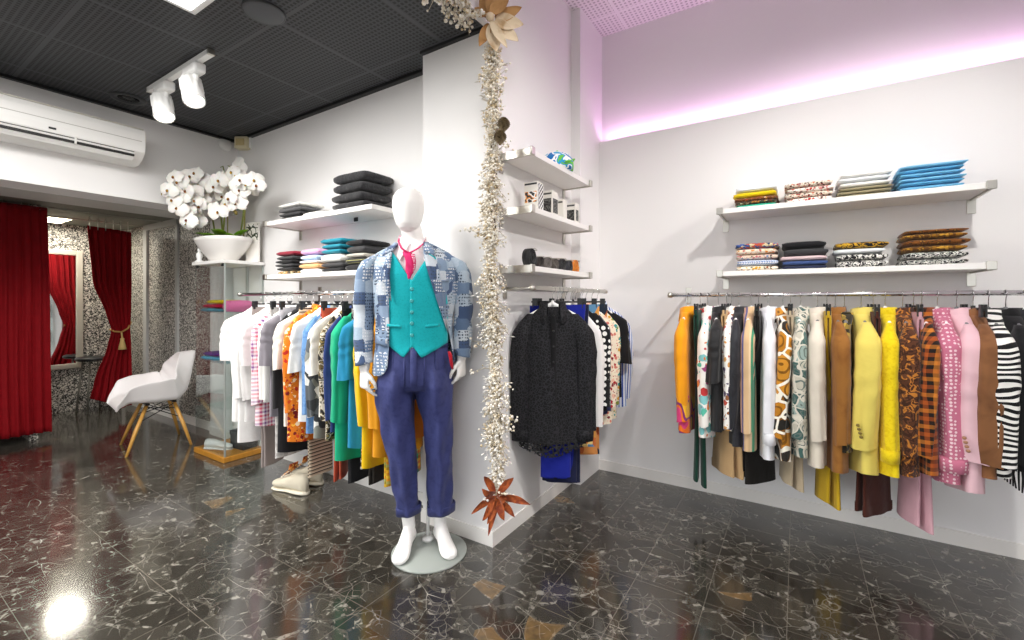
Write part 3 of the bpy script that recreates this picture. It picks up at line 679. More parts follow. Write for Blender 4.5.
# left wall
def spanL(u0, u1, y=1.86): return atY(u0, 200, y)[0], atY(u1, 200, y)[0]
ZLU, ZLD = 1.888, 1.492
G = 'folded clothes on the left upper shelf'
a, b = spanL(278, 300)
GS = fb('grey_marl', 'mottle', ['#4c4c4e', '#626264'], 80)
pile(a, b, 1.965, ZLU, [(.030, BK, 'black folded shirt'), (.030, CH, 'charcoal folded shirt'), (.034, GS, 'grey folded shirt'), (.032, OW, 'white folded shirt')], 'the pile at the upper left shelf end', G, D=.20, seed=21)
a, b = spanL(303, 322)
folded('folded_shirt', ((a+b)/2, 1.96, ZLU), b-a, .20, .034, OW, 'white folded shirt lying alone in the middle of the left upper shelf', G, .02, 'folded shirt', 77)
a, b = spanL(334, 366)
CJ = fb('charcoal_knit', 'mottle', ['#29292b', '#38383a'], 120, .95, .5)
pile(a, b, 1.965, ZLU, [(.050, CJ, 'charcoal folded jumper'), (.060, CJ, 'charcoal folded jumper'), (.064, CJ, 'charcoal folded jumper'), (.070, CJ, 'charcoal folded jumper')], 'the jumper pile', G, D=.24, seed=22, cat='folded jumper', name='folded_jumper')
G = 'folded clothes on the left lower shelf'
a, b = spanL(275, 293)
pile(a, b, 1.965, ZLD, [(.032, fb('tan_print', 'cells', ['#b98a4a', '#3a2f24', '#d8c79a'], 70), 'tan printed folded shirt'), (.026, BK, 'black folded shirt'), (.026, CH, 'charcoal folded shirt'), (.026, BK, 'black folded shirt'), (.030, CH, 'charcoal folded shirt'), (.036, fb('wine', 'plain', ['#8d2436']), 'wine red folded shirt')], 'the wine topped pile', G, D=.20, seed=23)
a, b = spanL(298, 317)
pile(a, b, 1.965, ZLD, [(.036, OW, 'white folded shirt'), (.036, fb('apricot', 'plain', ['#dba873']), 'apricot folded shirt'), (.024, W1, 'white folded shirt'), (.036, fb('powder_blue', 'plain', ['#b5cdea']), 'powder blue folded shirt'), (.044, fb('orchid_pink', 'plain', ['#d9a3c8']), 'orchid pink folded shirt')], 'the pastel pile', G, D=.20, seed=24)
a, b = spanL(321, 342)
TL = fb('teal', 'plain', ['#157f94'])
pile(a, b, 1.965, ZLD, [(.032, BK, 'black folded shirt'), (.034, CH, 'charcoal folded shirt'), (.058, OW, 'white folded shirt'), (.032, TL, 'teal folded shirt'), (.034, TL, 'teal folded shirt'), (.038, TL, 'teal folded shirt')], 'the teal topped pile', G, D=.22, seed=25)
a, b = spanL(345, 364)
pile(a, b, 1.97, ZLD, [(.044, BK, 'black folded shirt'), (.042, fb('olive_stripe', 'hstripes', ['#2a2a26', '#8d8a5a', '#1c1c1c'], 60), 'olive striped folded shirt'), (.030, fb('stone', 'plain', ['#b4b0a6']), 'stone grey folded shirt'), (.046, CH, 'charcoal folded shirt'), (.040, BK, 'black folded shirt')], 'the dark pile beside the mannequin', G, D=.22, seed=26)

# ---------------------------------------------------------------- things on the pillar shelves
t = empty('cap', (-1.245, 2.47, 2.100), .5, 'blue, white and green cap on the top pillar shelf', 'cap')
MB().lathe([(.098, 0), (.102, .03), (.096, .065), (.07, .098), (.035, .112), (0, .116)], n=28, sx=1.0, sy=.85).build('crown', fab_cap := fabric('cap_print', 'camo', ['#1d6fb5', '#f2f4f2', '#2a9bd0', '#6fc24a'], 16), t)
pk = []
for i in range(13):
    a_ = -1.2+2.4*i/12
    pk.append([(math.cos(a_+PI)*r_*1.0, math.sin(a_+PI)*r_*.85, .012-.02*((r_-.09)/.07)+.01*math.cos(a_)) for r_ in (.09, .12, .150-.02*a_*a_)])
MB().loft(pk, closed=False).build('peak', fabric('cap_peak', 'plain', ['#1c64ad']), t, solid=.005)
MB().tube([(.05, -.09, .03), (.10, -.0, .07), (.06, .08, .03)], .012, 8, .4).build('band', fabric('cap_green', 'plain', ['#6fc63f']), t)
MB().ball((0, 0, .118), .009).build('button', fabric('cap_green', 'plain', ['#6fc63f']), t)
def box_print(name, cols, scl):
    tm = NT(name); o = tm.obj(); tm.p(Base_Color=tm.even(tm.noise(o, scl, 1, .4), [srgb(c) for c in cols], .3, .7), Roughness=.4); return tm.mat
BP1 = box_print('box_print_orange', ['#1d1a1a', '#d98a2a', '#efece6', '#2a2624'], 34); BP2 = box_print('box_print_dark', ['#232323', '#6a6a66', '#2c2b2a', '#171717'], 60)
def product_box(y, x, w_, d_, h, label, kind):
    t = empty('product_box', (x, y, 1.799), .03, label, 'box', 'small boxes on the pillar shelf')
    B('carton', plain('carton_white', '#eae7df', .45), t, -d_/2, d_/2, -w_/2, w_/2, 0, h, .0015)
    if kind == 0:
        B('printed_face', BP1, t, -d_/2+.006, d_/2-.006, -w_/2-.001, -w_/2+.004, .05, h-.055, 0)
        B('title_band', BLACKP, t, -d_/2+.004, d_/2-.004, -w_/2-.001, -w_/2+.004, h-.018, h-.008, 0)
        ck = NT('checker_edge'); k_ = ck.n('TexChecker', {'Vector': ck.obj(), 'Color1': (.9, .9, .88), 'Color2': (.03, .03, .03), 'Scale': 75.0}).outputs[0]; ck.p(Base_Color=k_)
        B('checked_side', ck.mat, t, d_/2-.003, d_/2+.001, -w_/2+.006, w_/2-.006, .01, h-.01, 0)
    else:
        B('printed_face', BP2, t, d_/2-.003, d_/2+.001, -w_/2+.008, w_/2-.008, .02, h-.045, 0) if kind == 1 else None
        B('printed_face', BP2, t, -d_/2+.008, d_/2-.008, -w_/2-.001, -w_/2+.004, .02, h-.045, 0) if kind == 1 else None
        B('title_band', plain('title_grey', '#4a4a48'), t, -d_/2+.006, d_/2-.006, -w_/2-.001, -w_/2+.003, h-.022, h-.012, 0)
product_box(2.19, -1.25, .075, .085, .165, 'tall white box with orange and black print, nearest the garland', 0)
product_box(2.37, -1.25, .08, .085, .150, 'white box with grey window print, second from the garland', 1)
product_box(2.50, -1.24, .055, .07, .125, 'plain white small box between the two printed boxes', 2)
product_box(2.67, -1.24, .055, .075, .135, 'white box with dark print, farthest from the garland', 1)
def belt(y, R, cols, label, lift=0.0, turns=4):
    t = empty('rolled_belt', (-1.25, y, 1.487), 0, label, 'belt', 'rolled belts on the pillar shelf')
    mt = fabric('belt_'+label.split()[0], 'mottle', cols, 40, .45, .2, 0)
    rings = []
    N = 90
    for i in range(N+1):
        a_ = 2*PI*turns*i/N; r_ = lerp(.012, R, i/N)+.003*math.sin(a_*1.7)
        c = Vector((0, r_*math.cos(a_), R+r_*math.sin(a_))); nrm = Vector((0, math.cos(a_), math.sin(a_)))
        rings.append([c+nrm*.0022+Vector((.02, 0, 0)), c+nrm*.0022-Vector((.02, 0, 0)), c-nrm*.0022-Vector((.02, 0, 0)), c-nrm*.0022+Vector((.02, 0, 0))])
    MB().loft(rings, True, True).build('strap', mt, t)
    bk = MB().tube([(-.025, R*.8, R*1.85), (.025, R*.8, R*1.85), (.025, R*.35, R*2.02), (-.025, R*.35, R*2.02), (-.025, R*.8, R*1.85)], .003, 6)
    bk.build('buckle', STEEL, t)
belt(2.14, .052, ['#141414', '#2a2a2c'], 'black rolled belt with bright buckle, the largest, nearest the garland', 0, 5)
belt(2.245, .034, ['#1d1a19', '#3a3230'], 'dark brown rolled belt beside the largest black one')
belt(2.335, .036, ['#55504e', '#6d6764'], 'grey rolled belt between black and brown belts')
belt(2.43, .036, ['#7a726c', '#4d4742'], 'taupe rolled belt in the middle of the row')
belt(2.53, .040, ['#161617', '#28282b'], 'black rolled belt beside the orange one')
belt(2.63, .038, ['#1f1f24', '#34343a'], 'slate rolled belt touching the orange one')
belt(2.725, .042, ['#c8661c', '#e08a34'], 'orange rolled belt at the far end of the row', 0, 5)

# ---------------------------------------------------------------- clothes rails
def rail(name, a, b, rad, wall_dir, wall_d, posts, label, square=False):
    a, b = Vector(a), Vector(b); r = empty(name, a, 0, label, 'clothes rail', 'clothes rails')
    d = b-a
    if square:
        wd = Vector(wall_dir)
        MB().box(-rad, rad, 0, d.y, -rad*1.1, rad*1.1).build('rod', STEEL, r, False, .002)
    else: MB().tube([(0, 0, 0), d], rad, 16).build('rod', CHROME, r)
    dn = d.normalized()
    for e, s in ((Vector((0, 0, 0)), -1), (d, 1)):
        MB().tube([e-dn*.002*s, e+dn*.022*s], rad*1.35, 16).build('end_cap', STEEL, r)
    for k in posts:
        c = dn*k; wv = Vector(wall_dir)
        br = MB().tube([c, c+wv*wall_d], rad*.72, 10)
        br.build('bracket_arm', STEEL, r)
        pl = c+wv*(wall_d-.004); q = abs(wv.y) > .5
        B('wall_plate', STEEL, r, *( (pl.x-.018, pl.x+.018, pl.y-.004, pl.y+.003, -.055, .055) if q else (pl.x-.004, pl.x+.003, pl.y-.018, pl.y+.018, -.055, .055)), bevel=.002)
    return r
RY, RZ = 2.915, 1.337
rail('clothes_rail', (-.665, RY, RZ), (1.10, RY, RZ), .0125, (0, 1, 0), 3.28-RY, (.03, 1.72), 'round chrome clothes rail along the right wall')
LY, LZ = 1.817, 1.352
rail('clothes_rail', (-3.69, LY, LZ), (-1.905, LY, LZ), .0125, (0, 1, 0), 2.10-LY, (.61, 1.66), 'round chrome clothes rail on the wall behind the mannequin')
SX, SZ = -1.163, 1.368
rail('clothes_rail', (SX, 2.035, SZ), (SX, 3.06, SZ), .0115, (-1, 0, 0), .197, (.02, .757), 'square steel clothes rail on the pillar side', True)

# ---------------------------------------------------------------- hangers and garments
def hook_mb(h, r=.0125):
    pts = [(0, 0, -h), (0, 0, -.040)]
    for i in range(9):
        a_ = -PI/2+.35+i/8*(PI*1.25); pts.append((r*1.35*math.cos(a_)*.9, 0, -.0205+.02+r*1.35*math.sin(a_)-.002))
    return MB().tube([(p[1], p[0], p[2]) if False else p for p in pts], .0019, 6)
def make_hanger(col, hw=.135, hk=.075):
    r = empty('hanger')
    hook_mb(hk).build('hook', CHROME, r)
    rings = []
    for i in range(17):
        s = -1+2*i/16; x = hw*s; z = -hk-.012-.062*abs(s)**1.1
        hz = lerp(.018, .008, abs(s)**.7); hy = lerp(.008, .010, abs(s))
        rings.append([(x, hy*math.cos(2*PI*q/10), z+hz*math.sin(2*PI*q/10)) for q in range(10)])
    MB().loft(rings, True, True).build('arm_bar', col, r)
    MB().lathe([(.0, -hk+.012), (.007, -hk+.010), (.010, -hk-.004), (.012, -hk-.02)], n=12).build('neck_collar', col, r)
    return r
def make_clip(hw=.15, hk=.07):
    r = empty('clip_hanger')
    hook_mb(hk).build('hook', CHROME, r)
    MB().tube([(-hw, 0, -hk-.003), (hw, 0, -hk-.003)], .0055, 8).tube([(0, 0, -hk+.012), (0, 0, -hk-.008)], .009, 8).build('bar', BLACKP, r)
    for s in (-1, 1):
        x = s*hw*.86
        MB().box(x-.016, x+.016, -.011, -.003, -hk-.040, -hk+.018).box(x-.016, x+.016, .003, .011, -hk-.040, -hk+.018).box(x-.013, x+.013, -.004, .004, -hk-.016, -hk+.004).build('clip', BLACKP, r, False, .002)
    return r
HANG = {'white': make_hanger(WHITEP), 'grey': make_hanger(plain('grey_plastic', '#6d6e70', .4)), 'clip': make_clip()}
_used = set()
def hang(kind, loc, rz, label, group):
    o = HANG[kind] if kind not in _used else copy_tree(HANG[kind]); _used.add(kind)
    o.location = loc; o.rotation_euler = (0, 0, rz); tag(o, label, 'hanger', group)

def fold_fn(seed, amp, n=3):
    r = random.Random(seed); ks = [(r.uniform(14, 46), r.uniform(0, 6.3), r.uniform(.4, 1), r.uniform(-1.5, 1.5)) for _ in range(n)]
    return lambda x, z: amp*sum(a*math.sin(k*x+p+c*z) for k, p, a, c in ks)/1.6
def torso_mb(L, hw, hem, t0, t1, seed, neck=.062, drop=.11, ztop=-.10, curved=.0, fold=.011, n=56):
    ff = fold_fn(seed, fold); rings = []; zs = [0, .012, .03, .05, .07, .09, .11, .14]+[.14+(L-.14)*i/20 for i in range(1, 21)]
    for d in zs:
        if d < drop: a = lerp(neck, hw, (d/drop)**.72)
        elif d < .16: a = hw
        else: a = lerp(hw, hem, ((d-.16)/(L-.16)))
        b = lerp(.040, t0, min(1, d/.08)) if d < .16 else lerp(t0, t1, (d-.16)/(L-.16))
        f = min(1, max(0, (d-.06)/.3)); ring = []
        for q in range(n):
            th = 2*PI*q/n; x = a*spow(math.cos(th), .8); y = b*spow(math.sin(th), .85)
            y += ff(x, d)*f; zz = -d
            if d > .5*L: zz -= curved*(1-(x/a)**2)*(d/L-.5)*2
            zz += .006*math.sin(9*x+seed)*f
            ring.append((x, y, ztop+zz))
        rings.append(ring)
    return MB().loft(rings)
def sleeve_mb(side, L, hw, w0, w1, t0, t1, seed, out=.035, fwd=0.0, ztop=-.10, n=32):
    r = random.Random(seed+side*7); p1, p2, p3 = (r.uniform(0, 6) for _ in range(3)); rings = []; N = 30; k1 = r.choice((3, 4, 5))
    bend = r.uniform(-.012, .020); sway = r.uniform(-.014, .014)
    for i in range(N+1):
        s = i/N; d = .040+L*s; k = min(1, .30+s*4.5)
        cx = side*(hw-.050+out*min(1, s*3)**.7+bend*math.sin(PI*s)); cy = fwd*s+sway*s*s+.006*math.sin(3*s+p2)
        a = lerp(w0, w1, s**.8)*k; b = lerp(t0, t1, s)*k; el = math.exp(-((s-.48)/.16)**2); ring = []
        for q in range(n):
            th = 2*PI*q/n
            m = 1+.10*math.sin(k1*th+p1+2.2*s)*min(1, s*2.5)+.05*math.sin(7*th+p3-3*s)*s+.05*el*math.sin(38*s+2*math.sin(th+p1))
            ring.append((cx+a*m*spow(math.cos(th), .8)-(1-k)*side*.03, cy+b*m*spow(math.sin(th), .8), ztop-d-.012*(1-k)*0+.010*math.sin(th+p1)*s+side*0))
        rings.append(ring)
    return MB().loft(rings, True, False)
def collar_mb(neck=.060, h=.028, drop=.045, ztop=-.10, gap=.35, lapel=0.0, n=26):
    rings = []
    for i in range(n+1):
        th = -PI/2+gap+(2*PI-2*gap)*i/n; c, s = math.cos(th), math.sin(th); fr = max(0, -s)
        low = .012+.030*fr**2
        rr = [(neck*.86, -low-.006), (neck*.90, h*(1-.45*fr)), (neck*1.02, h*(1-.45*fr)+.003), (neck*1.25, -drop*(.65+.45*fr)-low*.4), (neck*1.22, -drop*(.65+.45*fr)-low*.4-.003)]
        rings.append([(r_*c, r_*.72*s, ztop+z) for r_, z in rr])
    return MB().loft(rings, closed=False)
def garment(kind, loc, rz, L, mt, label, group, seed, hw=.20, hangkind='white', sleeve='long', t=.030, mt2=None, cuff=None, collar=True, buttons=None, cat=None, hem=None, st=None, curved=.02, slen=.34):
    root = empty(kind, loc, rz, label, cat or kind.replace('_', ' '), group)
    big = 'lace' in label; r = random.Random(seed)
    st = st or t*1.18
    torso_mb(L, hw, hem or hw+.012, t, t*1.25, seed, curved=curved, fold=.020 if big else .011, drop=.155 if big else .11).build('body', mt, root)
    for s in (-1, 1):
        if sleeve == 'long':
            o = sleeve_mb(s, min(L-.06, .66 if big else .60), hw, .062, .046, st, st*.86, seed, out=.050 if big else .035).build('sleeve', mt2 or mt, root)
            if cuff:
                Ls = min(L-.06, .66 if big else .60); rq = random.Random(seed+s*7); [rq.uniform(0, 6) for _ in range(3)]; rq.choice((3, 4, 5)); rq.uniform(-.012, .020); sw_ = rq.uniform(-.014, .014)
                MB().lathe([(.98, 0), (1.06, -.004), (1.02, -.060), (.9, -.062)], (s*(hw-.015), sw_, -.10-.040-Ls+.008), 24, .049, st*.92).build('cuff', cuff, root)
        elif sleeve == 'short':
            sleeve_mb(s, slen, hw, .070, .078, st*.9, st*1.1, seed, out=.045).build('sleeve', mt2 or mt, root)
    if collar: (collar_mb(.070, .024, .078, gap=.5) if big else collar_mb()).build('collar', mt2 or mt, root, solid=.0025)
    else: MB().lathe([(.060, 0), (.066, .006), (.070, -.004), (.066, -.012)], (0, 0, -.10), 26, 1, .66).build('neckband', mt2 or mt, root)
    if buttons:
        for i in range(4):
            MB().lathe([(0, .003), (.006, .003), (.008, 0), (0, -.002)], n=12).build('button', buttons, root, loc=(hw+.035+.012, -.03-.004*i, -.10-.60+.02+i*.018)).rotation_euler = (.4, PI/2, 0)
    if hangkind: hang(hangkind, loc, rz, '%s hanger holding the %s' % ({'white': 'white', 'grey': 'grey', 'clip': 'black clip'}[hangkind], re.sub(r',? on the \w+ rail$', '', label).split(',')[0]), group.replace('clothes', 'hangers'))
    return root
def trousers(loc, rz, L, mt, label, group, seed, w0=.15, w1=.10, t0=.018, t1=.022, twist=.0, flare=0, hangkind='clip', kind='trousers', cat='trousers', cuffband=None, skirt=False, split=.02):
    root = empty(kind, loc, rz, label, cat, group); zt = -.092
    ff = fold_fn(seed, .006); N = 24; n = 32
    def ring(d, cx, a, b, cy=0):
        an = twist*min(1, max(0, (d-.15)/.35)); ca, sa = math.cos(an), math.sin(an); out = []
        for q in range(n):
            th = 2*PI*q/n; x = cx+a*spow(math.cos(th), .75); y = cy+b*spow(math.sin(th), .85)+ff(x, d)*min(1, d*2)
            out.append((x*ca-y*sa, x*sa+y*ca, zt-d+.004*math.sin(8*x)))
        return out
    MB().loft([ring(d, 0, w0*(1+.0*d), t0) for d in (0, .004, .03, .034)]).build('waistband', mt, root)
    if skirt:
        MB().loft([ring(.03+(L-.03)*i/N, 0, lerp(w0, w1, i/N), lerp(t0, t1*1.6, i/N)) for i in range(N+1)]).build('panel', mt, root)
    else:
        for s in (-1, 1):
            rings = []
            for i in range(N+1):
                f = i/N; d = .03+(L-.03)*f
                a = lerp(w0, w1, min(1, f*1.25)) if not flare else lerp(lerp(w0, w1, min(1, f*1.6)), w1*(1+flare), max(0, (f-.55)/.45)**1.3)
                rings.append(ring(d+(.012*s if f > .9 else 0), .010*s*f, a, lerp(t0*.62, t1*.72, f), s*lerp(t0*.45, t1*.55+split*f*.5, f)))
            MB().loft(rings).build('leg', mt, root)
            if cuffband:
                MB().loft([ring(L-.04, .010*s, w1*(1+flare)+.004, t1*.76, s*(t1*.55+split*.5)), ring(L+.004, .010*s, w1*(1+flare)+.004, t1*.78, s*(t1*.55+split*.5))]).build('turn_up', cuffband, root)
    if hangkind: hang(hangkind, loc, rz, 'black clip hanger holding the %s' % re.sub(r',? on the \w+ rail$', '', label).split(',')[0], group.replace('clothes', 'hangers'))
    return root
def LEN(u, v, Y, zr): return max(.3, zr-.10-atY(u, v, Y)[2])
# --- right rail: room side is local +x (root turned by -90 degrees)
GR = 'clothes on the right rail'
def rr(u): return (atY(u, 300, 2.72)[0], RY, RZ)
def Rg(kind, u, v, mt, label, seed, **k):
    garment(kind, rr(u), -PI/2+random.Random(seed).uniform(-.06, .06), LEN(u, v, 2.72, RZ), mt, label+' on the right rail', GR, seed, **k)
def Rt(u, v, mt, label, seed, **k):
    trousers(rr(u), -PI/2, LEN(u, v, 2.80, RZ), mt, label+' on the right rail', GR, seed, **k)
Rg('shirt', 681, 433, fb('orange_hem', 'hemprint', ['#eb9a10', '#d9407a', '#e8731c', '#7d2a6a', '#f0b42a'], 9), 'orange shirt with magenta printed hem, first', 101)
Rt(694, 487, fb('bottle_green', 'plain', ['#0e3a2c']), 'dark green trousers, hanging lowest at the left end,', 102, w1=.10, twist=.25)
Rg('shirt', 702, 436, fb('aqua_floral', 'flor', ['#ece9e2', '#58b9a0', '#e0803a', '#a04a7a', '#7fbfc0', '#c23a3a'], 16), 'white shirt with turquoise and orange flowers', 103)
Rg('leather_top', 713, 430, fb('black_leather', 'plain', ['#202022'], rough=.5), 'black short-sleeved leather top', 104, sleeve='short', cat='top', mt2=fb('black_leather', 'plain', ['#202022']))
Rt(722, 478, fb('camel', 'plain', ['#c9a678']), 'wide camel trousers', 105, w1=.10, twist=.62, flare=.15, cuffband=fb('camel', 'plain', ['#c9a678']))
Rg('blouse', 727, 431, fb('ruffle_floral', 'flor', ['#efece6', '#8d5a3a', '#c04a3a', '#4a3a5a', '#d8a05a'], 24), 'white blouse with brown flowers', 106, t=.026)
Rg('shirt', 735, 447, fb('black_satin', 'mottle', ['#1a1b1f', '#2a2b30'], 20, .6), 'black satin shirt', 107, t=.026)
Rg('shirt', 748, 451, fb('stripe_camel', 'ystripes', ['#d2b188', '#d2b188', '#dcc09c', '#3f8f6a', '#d2b188', '#c99a8a', '#5a5a8a', '#d2b188'], 14), 'camel shirt with green and violet stripes', 108)
Rt(756, 486, fb('black_wide', 'plain', ['#15120f']), 'wide black trousers', 109, w1=.105, twist=-.60, flare=.15)
Rg('shirt', 766, 458, fb('white_cotton', 'plain', ['#e8e9ee']), 'plain white shirt with buttoned cuffs', 110, cuff=fb('white_cotton', 'plain', ['#e8e9ee']), t=.028)
Rg('shirt', 782, 460, fb('gold_leaf', 'swirl', ['#efe9da', '#b5771c', '#1c1a16', '#c98a2a', '#2a2520'], 11), 'black shirt with golden brown leaf print', 111)
Rt(790, 492, fb('sand', 'plain', ['#bfae92']), 'narrow sand trousers', 112, w1=.09, twist=.35)
Rg('shirt', 801, 458, fb('paisley_teal', 'swirl', ['#cfcabb', '#8fa29a', '#b8b4a4', '#3f5f5a', '#d8d3c4'], 19), 'pale shirt with teal paisley swirls', 113)
Rg('blazer', 819, 468, fb('cream_wool', 'plain', ['#dcd3c3']), 'cream blazer', 114, t=.034, hangkind='grey')
Rt(829, 511, fb('mustard', 'plain', ['#c5a11f']), 'narrow mustard trousers', 115, w1=.08, twist=.30)
Rg('jacket', 838, 471, fb('suede_brown', 'mottle', ['#7d4e1e', '#96642c'], 8), 'brown suede jacket', 116, t=.034, hangkind='grey')
Rg('top', 848, 452, fb('bead_black', 'cells', ['#231d14', '#8d7430', '#2a2418', '#c0a040'], 40), 'black and gold beaded top', 117, sleeve='none', t=.024, hangkind='grey', collar=False)
Rg('blazer', 866, 474, fb('lemon_wool', 'plain', ['#e2cf66']), 'pale yellow blazer', 118, t=.040, hangkind='grey', buttons=plain('button_brown', '#7d6a2a', .3), st=.055)
Rt(879, 520, fb('chestnut', 'plain', ['#4a2218']), 'wide chestnut brown trousers', 119, w1=.105, twist=-.62, flare=.10, cuffband=fb('chestnut', 'plain', ['#4a2218']))
Rg('shirt', 892, 477, fb('vivid_yellow', 'mottle', ['#dbb900', '#ecd11a'], 60), 'bright yellow shirt', 120, cuff=fb('vivid_yellow', 'mottle', ['#e0c30a']), t=.032)
Rg('jacket', 911, 476, fb('chain_brown', 'camo', ['#54301c', '#3a1f12', '#5e3822', '#b9762c', '#4a2818'], 34), 'dark brown jacket with chain print', 121, hangkind='grey', t=.036)
Rt(923, 535, fb('rose_wide', 'plain', ['#d2a4ae']), 'long pale rose trousers', 122, w1=.08, twist=.30, flare=.12)
Rg('shirt', 932, 474, fb('rust_check', 'plaid', ['#a8501c', '#1f1712', '#c97a2a', '#2c1c14'], 14), 'rust and black checked shirt', 123, t=.03)
Rg('shirt', 949, 483, fb('pink_weave', 'weave', ['#c4708a', '#ecd2d6'], 62), 'pink shirt with tiny white dots', 124, cuff=fb('pink_weave', 'weave', ['#c4708a', '#ecd2d6'], 62), t=.036, st=.05)
Rg('blazer', 970, 493, fb('blush', 'plain', ['#e3bcc4']), 'pale pink blazer', 125, t=.040, hangkind='grey', buttons=plain('button_tan', '#a87a5a', .3), st=.05)
def fringe(root, L, n, mt, hw, t):
    for i in range(n):
        x = -hw+2*hw*i/(n-1); MB().tube([(x, 0, -L+.01), (x+.008*math.sin(i), .004*math.cos(i*2), -L-.05), (x+.004, .0, -L-.11)], [.007, .006, .005], 6, .5).build('fringe', mt, root)
SU = fb('suede_tan', 'mottle', ['#70492c', '#865a38'], 9)
Rg('jacket', 988, 479, SU, 'tan brown suede jacket', 126, hangkind='clip', t=.034, st=.046)
Rg('shirt', 1005, 477, fb('zebra', 'zebra', ['#f1efea', '#121214'], 12), 'black and white zebra shirt', 127, t=.038, st=.05, hangkind='grey')
Rg('jacket', 1024, 470, fb('black_wool', 'plain', ['#131315']), 'black fringed jacket', 128, t=.036, hangkind='grey')
j_ = [o for o in COL.objects if str(o.get('label', '')).startswith('black fringed jacket')][0]
fringe(j_, LEN(1024, 470, 2.72, RZ)+.10, 16, fb('black_wool', 'plain', ['#131315']), .20, .03)
Rg('shirt', 1046, 470, fb('black_satin', 'mottle', ['#1a1b1f', '#2a2b30'], 20), 'black satin shirt, last', 129, t=.03)

# --- left rail: front faces the room's right, room side is local -x
GL = 'clothes on the left rail'
def ll(u): return (atY(u, 300, 1.62)[0], LY, LZ)
def Lg(kind, u, v, mt, label, seed, **k):
    k.setdefault('t', .026); k.setdefault('hw', .19)
    garment(kind, ll(u), PI/2+random.Random(seed).uniform(-.08, .08), LEN(u, v, 1.64, LZ), mt, label+' on the left rail', GL, seed, **k)
def Lt(u, v, mt, label, seed, **k):
    k.setdefault('w1', .10)
    trousers(ll(u), PI/2, LEN(u, v, 1.70, LZ), mt, label+' on the left rail', GL, seed, **k)
CW = fb('white_jersey', 'plain', ['#eceae8']); LG = fb('linen_grey', 'plain', ['#d3d1cf'])
Lg('t_shirt', 233, 419, CW, 'white t-shirt at the left end,', 201, sleeve='short', collar=False)
Lg('shirt', 238, 440, CW, 'long white shirt', 202)
Lt(245, 464, fb('taupe_grey', 'plain', ['#978c88']), 'taupe grey trousers', 203, w1=.09, twist=.3)
Lg('shirt', 246, 421, LG, 'pale grey linen shirt', 204)
Lg('t_shirt', 252, 400, CW, 'white t-shirt beside the pink plaid shirt,', 205, sleeve='short', collar=False)
Lg('shirt', 259, 424, fb('pink_plaid', 'plaid', ['#f0dfe4', '#c4405a', '#efe6ea', '#7a4a8a', '#f0dfe4', '#d07a8a'], 13), 'pink and purple plaid shirt', 206, hw=.205)
Lt(263, 455, fb('grey_plaid', 'plaid', ['#b8b4b0', '#8d8884', '#cfccc8'], 16), 'grey checked trousers', 207, w1=.11)
Lg('shirt', 264, 400, OW, 'off-white shirt behind the grey t-shirt,', 208)
Lg('t_shirt', 270, 415, fb('mid_grey', 'plain', ['#88838a']), 'plain grey t-shirt', 209, sleeve='short', collar=False)
Lt(272, 438, fb('silver_shine', 'mottle', ['#a8a6ac', '#d4d2d8'], 30, .4), 'silver trousers', 210, w1=.10)
Lg('shirt', 278, 451, BK, 'long black shirt', 211)
Lg('t_shirt', 285, 425, fb('ivory', 'plain', ['#e9e3d8']), 'ivory t-shirt', 212, sleeve='short', collar=False)
Lt(292, 476, fb('tan_stripe', 'hstripes', ['#b9a58c', '#4a3f38', '#d6c8b0'], 45), 'tan patterned trousers', 213, w1=.085)
Lg('shirt', 293, 438, fb('orange_floral', 'flor', ['#e07a1a', '#b5241c', '#f2b43a', '#7d1a1a', '#f6d8b0', '#d8481c'], 34), 'orange and red floral shirt', 214, t=.030, hw=.215)
Lg('t_shirt', 301, 420, OW, 'white t-shirt beside the orange floral shirt,', 215, sleeve='short', collar=False)
Lg('shirt', 306, 432, fb('denim', 'mottle', ['#4f79b0', '#6a94c4'], 50), 'blue denim shirt', 216)
Lg('shirt', 312, 437, fb('geo_grey', 'cells', ['#5a5f62', '#d9d8d2', '#8a8c84', '#3a3d40', '#e9e8e2'], 16), 'grey and white geometric shirt', 217)
Lt(314, 476, fb('rust_velvet', 'mottle', ['#9a3a26', '#b9543a'], 12), 'rust velvet trousers', 218, w1=.12, twist=.65)
Lg('t_shirt', 319, 415, fb('ivory', 'plain', ['#e9e3d8']), 'ivory t-shirt beside the navy shirt,', 219, sleeve='short', collar=False)
Lg('shirt', 325, 437, fb('dark_camo', 'camo', ['#1c1a18', '#6a5a3a', '#d8d0bc', '#2a2c22', '#8d7a4a'], 28), 'dark camouflage shirt', 220)
Lg('shirt', 332, 430, fb('navy_shirt', 'plain', ['#26386e']), 'navy shirt', 221)
Lt(335, 481, BK, 'black trousers under the emerald shirt', 222, w1=.10)
Lg('shirt', 339, 458, fb('emerald', 'plain', ['#12a67a']), 'emerald green shirt', 223, t=.032, st=.042, hw=.215)
Lt(345, 468, fb('mono_print', 'cells', ['#e4e2dc', '#1a1a1a', '#9a9890'], 50), 'black and white printed trousers', 224, w1=.08)
Lg('t_shirt', 350, 446, fb('cerulean', 'plain', ['#1f86ae']), 'blue teal t-shirt', 225, sleeve='short', collar=False, t=.032)
Lt(355, 482, fb('black_beige', 'mottle', ['#15130f', '#241f1a'], 20), 'black trousers under the yellow shirt', 226, w1=.10, twist=.2)
Lg('shirt', 362, 465, fb('canary', 'plain', ['#e6bd0a']), 'canary yellow shirt', 227, t=.030, st=.036)
Lt(376, 483, fb('tartan_orange', 'plaid', ['#c9481c', '#e8b01c', '#2a1a10', '#1f9a7a', '#d8641c', '#e8c83a'], 11), 'orange and green tartan shorts', 228, w1=.13, kind='shorts', cat='shorts', skirt=False)
Lg('shirt', 374, 456, fb('amber', 'plain', ['#dc9414']), 'amber shirt behind the mannequin', 229, t=.034, st=.045)
